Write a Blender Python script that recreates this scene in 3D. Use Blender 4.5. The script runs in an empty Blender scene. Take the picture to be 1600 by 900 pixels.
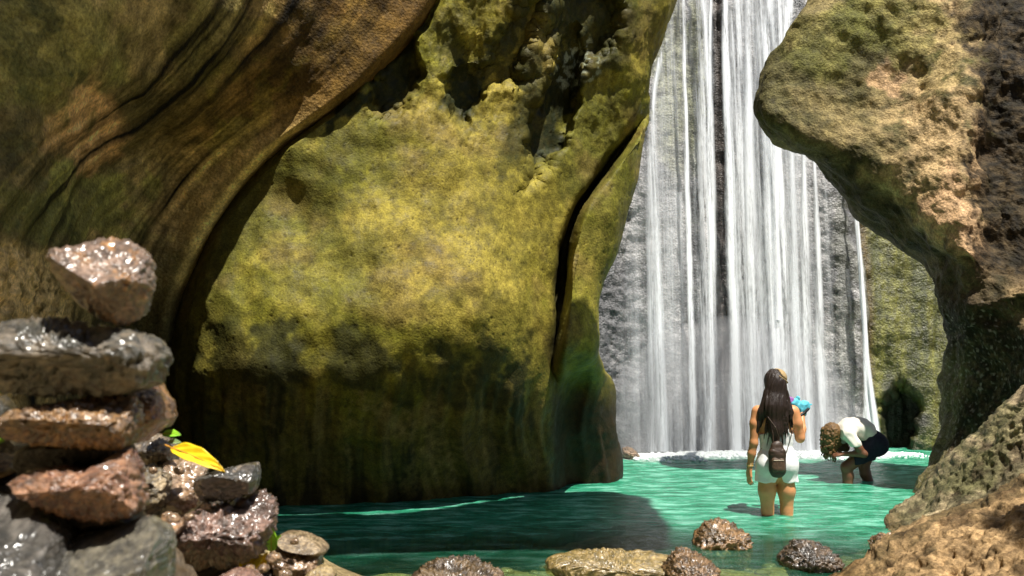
import bpy, math, random
import numpy as np
from mathutils import Vector

# ------------------------------------------------------------------ camera, world, sun, exposure
scene = bpy.context.scene
COL = scene.collection
F_PX = 1385.0                     # focal length in photo pixels (photo 1600 x 900)
CAM_H = 1.31                      # eye height above the pool, metres
PITCH = math.atan(110.0 / F_PX)   # slight upward tilt
cam_data = bpy.data.cameras.new("camera")
cam = bpy.data.objects.new("camera", cam_data)
COL.objects.link(cam)
cam.location = (0, 0, CAM_H)
cam.rotation_euler = (math.radians(90) + PITCH, 0, 0)
cam_data.sensor_width = 36
cam_data.lens = 36 * F_PX / 1600
cam_data.clip_start = 0.05
cam_data.clip_end = 500
cam_data.dof.use_dof = True
cam_data.dof.focus_distance = 8.5
cam_data.dof.aperture_fstop = 3.6
scene.camera = cam

SUN_DIR = Vector((0.20, -0.31, 0.93)).normalized()      # towards the sun
sun_el = math.asin(SUN_DIR.z)
world = bpy.data.worlds.new("World")
scene.world = world
world.use_nodes = True
wn = world.node_tree
for n in list(wn.nodes): wn.nodes.remove(n)
sky = wn.nodes.new('ShaderNodeTexSky'); sky.sky_type = 'NISHITA'
sky.sun_disc = False
sky.sun_elevation = sun_el
sky.sun_rotation = math.atan2(SUN_DIR.x, SUN_DIR.y)
bg = wn.nodes.new('ShaderNodeBackground'); bg.inputs[1].default_value = 0.062
wo = wn.nodes.new('ShaderNodeOutputWorld')
wn.links.new(sky.outputs[0], bg.inputs[0]); wn.links.new(bg.outputs[0], wo.inputs[0])
sd = bpy.data.lights.new("sun", 'SUN'); sd.energy = 5.0; sd.angle = math.radians(0.5); sd.color = (1.0, 0.95, 0.86)
so = bpy.data.objects.new("sun", sd); COL.objects.link(so)
so.rotation_euler = SUN_DIR.to_track_quat('Z', 'Y').to_euler()
so.location = (0, 0, 20)
scene.view_settings.view_transform = 'Standard'
scene.view_settings.look = 'None'
scene.view_settings.exposure = 0.72
scene.view_settings.gamma = 1.0
scene.render.resolution_x = 1024; scene.render.resolution_y = 576

# ------------------------------------------------------------------ helpers
CP, SP = math.cos(PITCH), math.sin(PITCH)
def W(px, py, Y):
    """photo pixel + distance along Y -> world xyz (vectorised)"""
    px = np.asarray(px, float); py = np.asarray(py, float); Y = np.asarray(Y, float)
    a = (px - 800) / F_PX; b = (450 - py) / F_PX
    dy = CP - b * SP; dz = SP + b * CP
    t = Y / dy
    return np.stack(np.broadcast_arrays(a * t, Y, CAM_H + dz * t), -1)
def Ywater(py):
    b = (450 - py) / F_PX
    return -CAM_H * (CP - b * SP) / (SP + b * CP)

_rng = np.random.RandomState(7)
_perm = np.concatenate([_rng.permutation(256)] * 3)
_g = _rng.normal(size=(256, 3)); _g /= np.linalg.norm(_g, axis=1)[:, None]; _g = _g.astype(np.float32)
def noise(P, seed=0):
    """vectorised gradient noise, about -0.7..0.7"""
    P = np.asarray(P, np.float32) + np.float32(seed * 17.31 + 300.5)
    i = np.floor(P).astype(np.int32); f = P - i; i &= 255
    u = f * f * f * (f * (f * 6 - 15) + 10)
    out = None
    res = 0
    for dx in (0, 1):
        for dy in (0, 1):
            for dz in (0, 1):
                h = _perm[_perm[_perm[(i[..., 0] + dx) & 255] + ((i[..., 1] + dy) & 255)] + ((i[..., 2] + dz) & 255)]
                gr = _g[h]
                d = gr[..., 0] * (f[..., 0] - dx) + gr[..., 1] * (f[..., 1] - dy) + gr[..., 2] * (f[..., 2] - dz)
                w = (u[..., 0] if dx else 1 - u[..., 0]) * (u[..., 1] if dy else 1 - u[..., 1]) * (u[..., 2] if dz else 1 - u[..., 2])
                res = res + d * w
    return res * 1.4
def fbm(P, octv=4, seed=0, gain=0.5, lac=2.03):
    P = np.asarray(P, np.float32); a = 1.0; s = 0; fq = 1.0
    for k in range(octv):
        s = s + a * noise(P * fq, seed + k * 3.7); a *= gain; fq *= lac
    return s
def ridged(P, octv=4, seed=0, gain=0.5):
    P = np.asarray(P, np.float32); a = 1.0; s = 0; fq = 1.0
    for k in range(octv):
        s = s + a * (1 - 2 * np.abs(noise(P * fq, seed + k * 2.9))); a *= gain; fq *= 2.1
    return s - 0.9
def cells(P, seed=0):
    """distance to nearest feature point (worley), vectorised"""
    P = np.asarray(P, np.float32) + np.float32(seed * 9.7 + 200)
    i = np.floor(P).astype(np.int32); f = P - i
    best = np.full(P.shape[:-1], 9.0, np.float32)
    for dx in (-1, 0, 1):
        for dy in (-1, 0, 1):
            for dz in (-1, 0, 1):
                h = _perm[_perm[_perm[(i[..., 0] + dx) & 255] + ((i[..., 1] + dy) & 255)] + ((i[..., 2] + dz) & 255)]
                o = _g[h] * 0.45 + 0.5
                d = ((o[..., 0] + dx - f[..., 0]) ** 2 + (o[..., 1] + dy - f[..., 1]) ** 2 + (o[..., 2] + dz - f[..., 2]) ** 2)
                best = np.minimum(best, d)
    return np.sqrt(best)
def ss(a, b, x):
    t = np.clip((x - a) / (b - a), 0, 1); return t * t * (3 - 2 * t)
def curve(pts):
    """pts (x, y): x as a smooth function of y"""
    pts = sorted(pts, key=lambda p: p[1]); ys = np.array([p[1] for p in pts], float); xs = np.array([p[0] for p in pts], float)
    m = np.gradient(xs, ys)
    def f(y):
        y = np.asarray(y, float); k = np.clip(np.searchsorted(ys, y) - 1, 0, len(ys) - 2)
        h = ys[k + 1] - ys[k]; t = np.clip((y - ys[k]) / h, 0, 1)
        r = (2*t**3-3*t**2+1)*xs[k] + (t**3-2*t**2+t)*h*m[k] + (-2*t**3+3*t**2)*xs[k+1] + (t**3-t**2)*h*m[k+1]
        return r
    return f
def tps(ctrl):
    C = np.array(ctrl, float); p = C[:, :2] / 300.0; v = C[:, 2]; n = len(C)
    def phi(r2): return 0.5 * r2 * np.log(r2 + 1e-9)
    K = phi(((p[:, None] - p[None]) ** 2).sum(-1)) + np.eye(n) * 0.02
    Pm = np.concatenate([np.ones((n, 1)), p], 1)
    A = np.zeros((n + 3, n + 3)); A[:n, :n] = K; A[:n, n:] = Pm; A[n:, :n] = Pm.T
    w = np.linalg.solve(A, np.concatenate([v, np.zeros(3)]))
    def f(x, y):
        q = np.stack([x, y], -1) / 300.0; s = w[n] + w[n+1] * q[..., 0] + w[n+2] * q[..., 1]
        for k in range(n):
            s = s + w[k] * phi((q[..., 0] - p[k, 0]) ** 2 + (q[..., 1] - p[k, 1]) ** 2)
        return s
    return f
def blobs(px, py, lst, seed=0, warp=18, wf=0.02):
    """soft irregular patches given as (cx, cy, rx, ry, angle, weight)"""
    Q = np.stack([px * wf, py * wf, np.zeros_like(px)], -1)
    wx = px + warp * fbm(Q, 4, seed); wy = py + warp * 1.3 * fbm(Q, 4, seed + 5)
    m = np.zeros_like(px, dtype=np.float32)
    for cx, cy, rx, ry, an, w in lst:
        c, s = math.cos(math.radians(an)), math.sin(math.radians(an))
        dx, dy = wx - cx, wy - cy
        a = (dx * c + dy * s) / rx; b = (-dx * s + dy * c) / ry
        r = np.sqrt(a * a + b * b)
        m = np.maximum(m, w * (1 - ss(0.65, 1.15, r)))
    return m
def new_mesh(name, V, Fq, mats, smooth=True, cols=None, attrs=None):
    V = np.ascontiguousarray(V, np.float32).reshape(-1, 3)
    me = bpy.data.meshes.new(name)
    if isinstance(Fq, np.ndarray):
        n = len(Fq); k = Fq.shape[1]
        me.vertices.add(len(V)); me.vertices.foreach_set('co', V.ravel())
        me.loops.add(n * k); me.loops.foreach_set('vertex_index', np.ascontiguousarray(Fq, np.int32).ravel())
        me.polygons.add(n); me.polygons.foreach_set('loop_start', np.arange(0, n * k, k, dtype=np.int32))
        me.update(calc_edges=True)
        me.validate()
    else:
        me.from_pydata([tuple(map(float, v)) for v in V], [], Fq)
    if cols is not None:
        a = me.color_attributes.new('Col', 'FLOAT_COLOR', 'POINT')
        c = np.ones((len(V), 4), np.float32); cc = np.asarray(cols, np.float32).reshape(len(V), -1); c[:, :cc.shape[1]] = cc
        a.data.foreach_set('color', c.ravel())
    if attrs:
        for k2, v2 in attrs.items():
            a = me.attributes.new(k2, 'FLOAT', 'POINT'); a.data.foreach_set('value', np.asarray(v2, np.float32).ravel())
    if smooth:
        me.polygons.foreach_set('use_smooth', np.ones(len(me.polygons), bool))
    for m in (mats if isinstance(mats, (list, tuple)) else [mats]): me.materials.append(m)
    return me
def obj(name, me, parent=None, loc=None, label=None, cat=None, group=None, kind=None):
    o = bpy.data.objects.new(name, me); COL.objects.link(o)
    if parent is not None: o.parent = parent
    if loc is not None: o.location = loc
    if label: o['label'] = label
    if cat: o['category'] = cat
    if group: o['group'] = group
    if kind: o['kind'] = kind
    return o
def gridfaces(nr, nc, flip=False):
    i = np.arange(nr * nc).reshape(nr, nc)
    q = np.stack([i[:-1, :-1], i[1:, :-1], i[1:, 1:], i[:-1, 1:]], -1).reshape(-1, 4)
    return q[:, ::-1].copy() if flip else q
def gridnormals(P):
    a = np.gradient(P, axis=0); b = np.gradient(P, axis=1)
    n = np.cross(a, b); n /= (np.linalg.norm(n, axis=-1, keepdims=True) + 1e-12)
    return n
def mix3(a, b, t):
    return np.asarray(a) * (1 - t[..., None]) + np.asarray(b) * t[..., None]

# ------------------------------------------------------------------ materials
class NT:
    def __init__(s, name):
        s.m = bpy.data.materials.new(name); s.m.use_nodes = True; s.t = s.m.node_tree
        s.b = s.t.nodes['Principled BSDF']; s.o = s.t.nodes['Material Output']
    def n(s, t, **k):
        x = s.t.nodes.new(t)
        for a, v in k.items():
            if a.startswith('i_'): x.inputs[a[2:].replace('_', ' ')].default_value = v
            else: setattr(x, a, v)
        return x
    def l(s, a, b): s.t.links.new(a, b)
    def ramp(s, src, stops):
        r = s.n('ShaderNodeValToRGB'); e = r.color_ramp.elements
        while len(e) < len(stops): e.new(0.5)
        for k, (p, c) in enumerate(stops):
            e[k].position = p; e[k].color = c if len(c) == 4 else (*c, 1)
        s.l(src, r.inputs[0]); return r
def g(v): return (v, v, v, 1)

def rock_mat(name, rough=(0.45, 0.9), fine=55, bump=0.5, dist=0.012, contrast=(0.55, 1.35), base=None, spec=0.4, stretch=(1, 1, 1), coat=0):
    M = NT(name)
    tc = M.n('ShaderNodeTexCoord'); mp = M.n('ShaderNodeMapping'); mp.inputs['Scale'].default_value = stretch
    M.l(tc.outputs['Object'], mp.inputs[0])
    n1 = M.n('ShaderNodeTexNoise', i_Scale=fine, i_Detail=8.0, i_Roughness=0.7); M.l(mp.outputs[0], n1.inputs['Vector'])
    n2 = M.n('ShaderNodeTexNoise', i_Scale=fine * 0.17, i_Detail=6.0, i_Roughness=0.65); M.l(mp.outputs[0], n2.inputs['Vector'])
    n3 = M.n('ShaderNodeTexVoronoi', i_Scale=fine * 0.9); M.l(mp.outputs[0], n3.inputs['Vector'])
    r1 = M.ramp(n1.outputs[0], [(0.3, g(contrast[0])), (0.7, g(contrast[1]))])
    r2 = M.ramp(n2.outputs[0], [(0.3, g(0.7)), (0.7, g(1.25))])
    m1 = M.n('ShaderNodeMix', data_type='RGBA', blend_type='MULTIPLY'); m1.inputs[0].default_value = 1
    m2 = M.n('ShaderNodeMix', data_type='RGBA', blend_type='MULTIPLY'); m2.inputs[0].default_value = 1
    if base is None:
        at = M.n('ShaderNodeAttribute', attribute_name='Col'); src = at.outputs['Color']
    else:
        rr = M.ramp(n2.outputs[0], [(0.35, base[0]), (0.62, base[1])]); src = rr.outputs[0]
    M.l(src, m1.inputs['A']); M.l(r1.outputs[0], m1.inputs['B'])
    M.l(m1.outputs['Result'], m2.inputs['A']); M.l(r2.outputs[0], m2.inputs['B'])
    M.l(m2.outputs['Result'], M.b.inputs['Base Color'])
    rg = M.n('ShaderNodeMapRange'); rg.inputs['From Min'].default_value = 0.3; rg.inputs['From Max'].default_value = 0.7
    rg.inputs['To Min'].default_value = rough[0]; rg.inputs['To Max'].default_value = rough[1]
    M.l(n2.outputs[0], rg.inputs[0]); M.l(rg.outputs[0], M.b.inputs['Roughness'])
    M.b.inputs['Specular IOR Level'].default_value = spec
    if coat:
        M.b.inputs['Coat Weight'].default_value = coat; M.b.inputs['Coat Roughness'].default_value = 0.2
    ad = M.n('ShaderNodeMath', operation='MULTIPLY_ADD'); ad.inputs[1].default_value = 0.5
    M.l(n3.outputs['Distance'], ad.inputs[0]); M.l(n1.outputs[0], ad.inputs[2])
    bp = M.n('ShaderNodeBump', i_Strength=bump, i_Distance=dist); M.l(ad.outputs[0], bp.inputs['Height'])
    M.l(bp.outputs[0], M.b.inputs['Normal'])
    return M.m
def plain(name, col, rough=0.7, var=0.25, scale=30, spec=0.4, bump=0.15, trans=None, stretch=(1, 1, 1)):
    M = NT(name)
    tc = M.n('ShaderNodeTexCoord'); mp = M.n('ShaderNodeMapping'); mp.inputs['Scale'].default_value = stretch
    M.l(tc.outputs['Object'], mp.inputs[0])
    n1 = M.n('ShaderNodeTexNoise', i_Scale=scale, i_Detail=5.0, i_Roughness=0.6); M.l(mp.outputs[0], n1.inputs['Vector'])
    r = M.ramp(n1.outputs[0], [(0.3, tuple(c * (1 - var) for c in col)), (0.7, tuple(min(1, c * (1 + var)) for c in col))])
    M.l(r.outputs[0], M.b.inputs['Base Color']); M.b.inputs['Roughness'].default_value = rough
    M.b.inputs['Specular IOR Level'].default_value = spec
    bp = M.n('ShaderNodeBump', i_Strength=bump, i_Distance=0.01); M.l(n1.outputs[0], bp.inputs['Height']); M.l(bp.outputs[0], M.b.inputs['Normal'])
    return M.m

# ------------------------------------------------------------------ rock masses
def mass(name, rows, left, right, depth, cols, rimL=None, rimR=None, disp=None, color=None, mat=None, seed=0, extra=None, ret=1.6, upow=1.0):
    """cliff surface: one horizontal section per row; rims curl round and return backwards so the rock has real thickness"""
    rows = np.asarray(rows, float); u = np.linspace(0, 1, cols) ** upow
    L = left(rows)[:, None]; R = right(rows)[:, None]
    px = L + (R - L) * u[None]; py = np.repeat(rows[:, None], cols, 1)
    Y = depth(px, py)
    if extra is not None: Y = Y + extra(px, py)
    nl = nr_ = 0
    if rimL:
        t = np.clip((px - L) / rimL[0], 0, 1); Y = Y + rimL[1] * (1 - np.sqrt(1 - (1 - t) ** 2))
    if rimR:
        t = np.clip((R - px) / rimR[0], 0, 1); Y = Y + rimR[1] * (1 - np.sqrt(1 - (1 - t) ** 2))
    P = W(px, py, Y)
    k = np.linspace(0, 1, 16)[1:]
    if rimR:
        e = P[:, -1:, :]; b = e + k[None, :, None] * np.array([0.0, 1, 0]) * ret + (k ** 2)[None, :, None] * np.array([-0.5, 0, 0]) * ret * 0.6
        P = np.concatenate([P, b], 1); nr_ = 15
        px = np.concatenate([px, np.repeat(px[:, -1:], 15, 1)], 1); py = np.repeat(rows[:, None], px.shape[1], 1)
    if rimL:
        e = P[:, :1, :]; b = e + k[::-1][None, :, None] * np.array([0.0, 1, 0]) * ret + (k[::-1] ** 2)[None, :, None] * np.array([0.5, 0, 0]) * ret * 0.9
        P = np.concatenate([b, P], 1); nl = 15
        px = np.concatenate([np.repeat(px[:, :1], 15, 1), px], 1); py = np.repeat(rows[:, None], px.shape[1], 1)
    N = gridnormals(P)
    # face the camera
    mid = N[:, nl:nl + cols]; c = P[:, nl:nl + cols] - np.array([0, 0, CAM_H])
    if (mid * c).sum() > 0: N = -N; flip = True
    else: flip = False
    D = disp(P, px, py)
    P2 = P + N * D[..., None]
    C = color(P, px, py, D, N)
    C = np.clip(C, 0.003, 0.9)
    me = new_mesh(name, P2, gridfaces(P.shape[0], P.shape[1], flip), mat, True, C)
    return me, P2
ROWS = np.concatenate([np.arange(-900, -20, 40), np.arange(-20, 905, 2.1), np.arange(905, 1100, 24)])
M_rock = rock_mat('mossy_rock', fine=60, bump=0.4, dist=0.012, contrast=(0.5, 1.45), spec=0.2)
M_rough = rock_mat('coarse_rock', fine=45, bump=0.7, dist=0.02, contrast=(0.4, 1.6), rough=(0.55, 0.9), spec=0.15)
M_wet = rock_mat('wet_rock', fine=38, bump=0.8, dist=0.025, contrast=(0.35, 1.7), rough=(0.25, 0.6), spec=0.6)

GREEN = (0.20, 0.195, 0.028); YEL = (0.31, 0.265, 0.062); OLIVE = (0.10, 0.095, 0.024); DARK = (0.012, 0.014, 0.009)
BROWN = (0.17, 0.115, 0.055); TAN = (0.38, 0.26, 0.13); MUD = (0.075, 0.058, 0.032); GREY = (0.22, 0.22, 0.22)

# ---------- centre wall (yellow-green) with the rib beside the waterfall
edgeB = curve([(1000, -900), (1065, -120), (1062, 0), (1030, 65), (1014, 120), (1011, 175), (1003, 250), (985, 320), (960, 400), (943, 450), (938, 520), (946, 565), (960, 590), (966, 650), (974, 700), (978, 765), (980, 900), (985, 1100)])
edgeA = curve([(640, -900), (725, -120), (682, 0), (655, 42), (612, 88), (560, 140), (500, 185), (440, 228), (392, 275), (345, 340), (305, 410), (278, 470), (265, 540), (262, 620), (272, 700), (300, 790), (330, 900), (380, 1100)])
groove = curve([(1120, -900), (1100, 0), (1050, 120), (1008, 185), (955, 262), (908, 330), (888, 390), (882, 450), (876, 510), (868, 560), (858, 640), (852, 765), (850, 1100)])
dB = tps([(250, -900, 9.0), (1100, -900, 11.0), (250, 0, 7.0), (650, 0, 7.7), (860, 0, 8.2), (1060, 0, 8.9), (260, 300, 7.7), (500, 300, 7.45), (700, 300, 7.75), (880, 300, 8.6), (1000, 250, 9.0),
          (262, 470, 7.5), (330, 470, 7.33), (400, 470, 7.25), (600, 470, 7.33), (780, 450, 7.6), (880, 450, 8.45), (940, 480, 8.7), (400, 620, 7.2), (600, 620, 7.45), (800, 620, 7.95), (860, 620, 8.5), (950, 620, 8.75),
          (262, 650, 7.75), (420, 800, 7.7), (600, 780, 8.0), (800, 770, 8.55), (975, 765, 8.95), (420, 900, 7.9), (975, 1100, 9.1), (300, 1100, 7.9)])
pockets = [(618, 110, 42, 75, 18, 1), (725, 140, 34, 56, 8, 1), (700, 60, 16, 60, -30, 0.6), (790, 55, 20, 85, 28, .8), (765, 112, 75, 20, 6, .7), (815, 200, 34, 80, 14, .8), (868, 165, 26, 120, 20, 1), (905, 20, 80, 75, 20, .9), (930, 85, 34, 45, 10, 0.8), (640, 35, 16, 40, 40, .8),
           (830, 120, 30, 50, 0, .8), (975, 40, 30, 70, 25, .5), (780, 265, 16, 32, 20, .6), (545, 165, 55, 15, -38, 1)]
def exB(px, py):
    gx = groove(py)
    on = ss(130, 260, py)
    rib = -0.6 * ss(-2, 12, px - gx) * on * (1 - ss(520, 620, py))
    dip = 0.5 * np.exp(-((px - gx + 6) / 9.0) ** 2) * on * (1 - ss(520, 600, py))
    under = 0.34 * ss(565, 800, py + 10 * noise(np.stack([px * .02, py * 0 + 3, px * 0], -1)) - 0.06 * (px - 600)) * ss(880, 400, px * 0 + py * 0 + 500)
    under2 = 0.35 * ss(545, 600, py) * ss(850, 900, px)
    scoop = 0.36 * blobs(px, py, [(868, 150, 34, 150, 18, 1), (725, 150, 32, 50, 6, .5), (618, 120, 40, 70, 16, .55), (905, 30, 70, 80, 20, .7), (800, 60, 30, 80, 25, .5), (760, 120, 70, 22, 0, .5)], 3, 16)
    crack = 0.3 * ss(0, -12, px - edgeA(py)) + 0.12 * np.exp(-((px - edgeA(py)) / 8.0) ** 2)
    und = 0.10 * fbm(np.stack([px * .008, py * .006, px * 0], -1), 3, 17)
    return rib + dip + under + under2 + scoop + crack + und
def flutes(px, py, lo=560):
    q = np.stack([px * 0.022 + 0.5 * noise(np.stack([px * .004, py * .008, px * 0], -1), 2), py * 0.0022, px * 0], -1)
    return fbm(q, 3, 11) * ss(lo, lo + 80, py)
def dispB(P, px, py):
    d = 0.08 * fbm(P * 0.8, 3, 1, .42) + 0.007 * fbm(P * 6, 4, 2) + 0.07 * flutes(px, py)
    rug = blobs(px, py, [(760, 90, 270, 130, -12, 1), (950, 120, 90, 160, 15, .8)], 8, 30)
    d = d + rug * (0.04 * ridged(P * np.array([3.0, 3, 0.9]), 3, 6) + 0.008 * fbm(P * 11, 3, 4))
    c = cells(P * 13, 2); pit = ss(0.24, 0.08, c) * ss(0.1, 0.45, fbm(P * 1.7, 3, 5) + 0.32)
    c2 = cells(P * 30, 3); pit2 = ss(0.30, 0.08, c2) * ss(0.0, 0.3, fbm(P * 2.3, 3, 9) + 0.05)
    return d - 0.007 * pit - 0.006 * pit2
def colB(P, px, py, D, N):
    n1 = fbm(P * 1.1, 5, 21); n2 = fbm(P * 4, 5, 22); n3 = fbm(P * 16, 3, 23)
    C = mix3(GREEN, YEL, ss(-0.45, 0.5, n1 + 0.45 * n2))
    warm = blobs(px, py, [(720, 330, 190, 190, 0, .75), (800, 170, 60, 110, 10, .9), (690, 170, 24, 60, 0, .8), (1020, 60, 40, 80, 20, .7), (560, 560, 120, 50, 0, .3), (740, 30, 60, 60, 0, .6)], 31, 40)
    C = mix3(C, (0.36, 0.285, 0.07), warm * 0.7)
    mot = ss(.0, .5, fbm(P * 3.2, 5, 29, .62)); C = mix3(C, (0.13, 0.12, 0.03), mot * .55)
    c3 = cells(P * 30, 3); C = mix3(C, (.05, .04, .015), ss(.30, .12, c3) * ss(0.0, 0.35, fbm(P * 2.3, 3, 9) + 0.05) * .8)
    cool = blobs(px, py, [(440, 300, 110, 120, -35, .9), (520, 430, 120, 80, 0, .5), (330, 470, 50, 120, 0, .5), (900, 240, 60, 90, 20, .7), (960, 300, 40, 120, 15, .6), (560, 240, 90, 60, -30, .6)], 32, 45)
    C = mix3(C, (0.12, 0.125, 0.03), cool * ss(-.6, .3, n2 + .1) * 0.9)  # olive patches; left flank painted darker, as turned from the sun
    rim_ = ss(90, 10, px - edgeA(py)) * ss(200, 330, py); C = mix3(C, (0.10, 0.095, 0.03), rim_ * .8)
    brown = ss(0.0, 0.55, fbm(P * 1.6, 4, 28)) * 0.45
    C = mix3(C, (0.22, 0.15, 0.07), brown)
    # dark algae drips with toothed tops
    teeth = 42 * noise(np.stack([px * 0.035, px * 0, px * 0 + 2], -1), 4) + 40 * noise(np.stack([px * 0.011, px * 0, px * 0 + 5], -1), 6) + 16 * noise(np.stack([px * 0.12, px * 0, px * 0 + 2], -1), 8)
    low = ss(555, 720, py + 1.5 * teeth + 26 * n2 - 0.02 * (px - 600))
    C = mix3(C, (0.125, 0.092, 0.042), low * (0.74 + 0.25 * n2))
    C = mix3(C, (0.028, 0.024, 0.012), low * ss(-.15, .35, fbm(np.stack([px * .03, py * .006, px * 0], -1), 4, 19, .6)) * .85)
    gv = groove(py); C = mix3(C, (0.02, 0.018, 0.01), np.exp(-((px - gv + 7) / (9.0 + 16 * ss(480, 560, py))) ** 2) * ss(200, 300, py) * (1 - ss(540, 620, py)) * .9)  # rib's shadow painted as a dark band along the groove
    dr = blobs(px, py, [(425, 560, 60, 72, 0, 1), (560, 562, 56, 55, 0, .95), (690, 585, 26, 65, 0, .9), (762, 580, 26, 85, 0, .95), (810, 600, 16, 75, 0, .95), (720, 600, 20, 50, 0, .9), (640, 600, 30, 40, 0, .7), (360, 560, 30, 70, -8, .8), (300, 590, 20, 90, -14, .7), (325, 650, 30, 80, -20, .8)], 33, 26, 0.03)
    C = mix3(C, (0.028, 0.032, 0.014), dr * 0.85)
    lite = blobs(px, py, [(600, 640, 80, 22, 20, .8), (690, 690, 30, 60, -15, .6), (545, 700, 12, 60, 0, .6), (415, 650, 12, 60, -30, .5), (640, 720, 12, 50, 0, .4)], 34, 30)
    fl = flutes(px * 1.7, py, 560); C = mix3(C, (0.24, 0.18, 0.09), ss(.1, .6, fl) * .6 * ss(800, 700, py))
    C = mix3(C, (0.26, 0.20, 0.10), lite * 0.7 * ss(-.3, .4, n3 + n2))
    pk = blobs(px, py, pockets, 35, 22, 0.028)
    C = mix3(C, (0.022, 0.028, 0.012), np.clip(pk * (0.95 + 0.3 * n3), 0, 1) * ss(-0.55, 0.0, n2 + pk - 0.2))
    wet = blobs(px, py, [(905, 105, 38, 34, 20, 1)], 36, 22, 0.04)
    C = mix3(C, (0.30, 0.34, 0.36), wet * ss(-0.05, 0.35, n3))
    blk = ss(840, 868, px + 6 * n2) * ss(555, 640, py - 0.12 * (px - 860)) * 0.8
    C = mix3(C, (0.028, 0.016, 0.008), np.clip(blk * 1.2, 0, 1))  # shadow below the rib painted near black
    c = cells(P * 13, 2); pit = ss(0.22, 0.10, c) * ss(0.1, 0.45, fbm(P * 1.7, 3, 5) + 0.32)
    C = mix3(C, (0.05, 0.042, 0.018), pit * 0.6)
    return 0.86 * C * np.array((.92, .89, .60)) * (1 + 0.45 * n3[..., None] + 0.3 * n2[..., None])
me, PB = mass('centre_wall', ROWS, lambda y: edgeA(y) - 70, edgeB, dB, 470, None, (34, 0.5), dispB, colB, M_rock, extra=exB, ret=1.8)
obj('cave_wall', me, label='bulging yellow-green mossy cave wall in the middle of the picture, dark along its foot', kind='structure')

# ---------- left wall in front of it
dA = tps([(-700, -900, 2.2), (640, -900, 9.6), (700, -300, 8.5), (-700, 300, 2.2), (-700, 1100, 2.2), (0, 0, 4.6), (200, 0, 5.4), (450, 0, 6.9), (680, 0, 7.65), (0, 200, 4.5), (130, 170, 5.4), (220, 250, 6.7), (400, 200, 7.1), (480, 180, 7.45), (580, 120, 7.6), (0, 400, 4.3), (150, 380, 5.2), (240, 380, 6.6), (320, 340, 7.45), (400, 265, 7.4),
          (0, 600, 4.2), (120, 560, 5.2), (220, 560, 6.4), (262, 560, 7.6), (300, 415, 7.5), (0, 900, 3.9), (200, 850, 5.4), (300, 800, 7.3), (380, 1100, 7.3)])
def exA(px, py):
    s = px - edgeA(py)
    w = np.exp(-(s / 215.0) ** 2) * ss(820, 700, py)
    return w * (dB(px, py) - 0.07 - dA(px, py))
def dispA(P, px, py):
    s = edgeA(py) - px
    q = np.stack([s * 0.020 + 0.35 * noise(np.stack([px * .006, py * .006, px * 0], -1), 2), py * 0.0016, px * 0], -1)
    st = fbm(q, 4, 14, 0.55)
    band = ss(40, 110, s) * ss(430, 240, s)
    d = 0.09 * fbm(P * 0.8, 4, 41) + 0.05 * st * band * ss(120, 330, py) + 0.012 * st + 0.010 * fbm(P * 5, 5, 42)
    rub = blobs(px, py, [(20, 470, 110, 90, 0, 1)], 43, 40)
    c = cells(P * 14, 5)
    d = d * ss(-5, 70, s)
    return d + rub * 0.02 * (0.55 - c) + rub * .015 * ridged(P * 9, 3, 44)
def colA(P, px, py, D, N):
    n1 = fbm(P * 1.0, 5, 51); n2 = fbm(P * 4, 5, 52); n3 = fbm(P * 15, 3, 53)
    s = edgeA(py) - px
    C = mix3((0.085, 0.065, 0.025), (0.19, 0.135, 0.055), ss(-0.5, 0.5, n1 + .5 * n2))
    olive = blobs(px, py, [(60, 60, 130, 140, 0, .7), (330, 400, 40, 90, 15, .8), (120, 330, 140, 60, 0, .9), (330, 60, 90, 60, -40, .5), (390, 190, 25, 130, 38, .7), (560, 60, 90, 60, -40, .35)], 54, 50)
    C = mix3(C, (0.13, 0.125, 0.03), olive * 0.8)
    top = ss(150, 20, s) * ss(620, 300, py)
    C = mix3(C, (0.26, 0.185, 0.07), top * 0.55)
    lip = np.exp(-((s - 14) / 14.0) ** 2) * ss(150, 260, py) * ss(520, 380, py)
    C = mix3(C, (0.40, 0.31, 0.10), lip * 0.8)
    patch = blobs(px, py, [(140, 190, 44, 66, 8, 1), (165, 235, 26, 30, 0, .8), (95, 200, 25, 60, 20, .5)], 55, 26)
    C = mix3(C, (0.36, 0.21, 0.09), patch * ss(-.8, .0, n2 + .2))
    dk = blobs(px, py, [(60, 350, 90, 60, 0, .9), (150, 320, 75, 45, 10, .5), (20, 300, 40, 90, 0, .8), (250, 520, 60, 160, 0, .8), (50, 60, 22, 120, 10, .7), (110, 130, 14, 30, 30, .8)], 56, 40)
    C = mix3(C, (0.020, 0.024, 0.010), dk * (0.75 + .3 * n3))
    q = np.stack([s * 0.034 + 0.3 * noise(np.stack([px * .006, py * .006, px * 0], -1), 2), py * 0.0022, px * 0], -1)
    st = fbm(q, 4, 57, 0.6)
    C = C * (1 + 1.5 * np.clip(st, -.75, .8) * ss(20, 90, s) * ss(480, 300, s))[..., None]
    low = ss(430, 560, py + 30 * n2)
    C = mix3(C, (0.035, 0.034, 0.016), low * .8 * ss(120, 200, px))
    rub = blobs(px, py, [(10, 470, 85, 75, 0, 1)], 43, 40)
    C = mix3(C, np.array((0.28, 0.20, 0.10)), rub * 0.9 * ss(-.3, .3, n3 + .2))
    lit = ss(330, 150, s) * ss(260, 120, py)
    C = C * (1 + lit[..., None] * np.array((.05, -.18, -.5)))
    return (2.4 - 1.75 * lit)[..., None] * C * (1 + 0.45 * n3[..., None] + 0.25 * n2[..., None])  # colour lowered where sun falls and raised in shade to even the light
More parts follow.
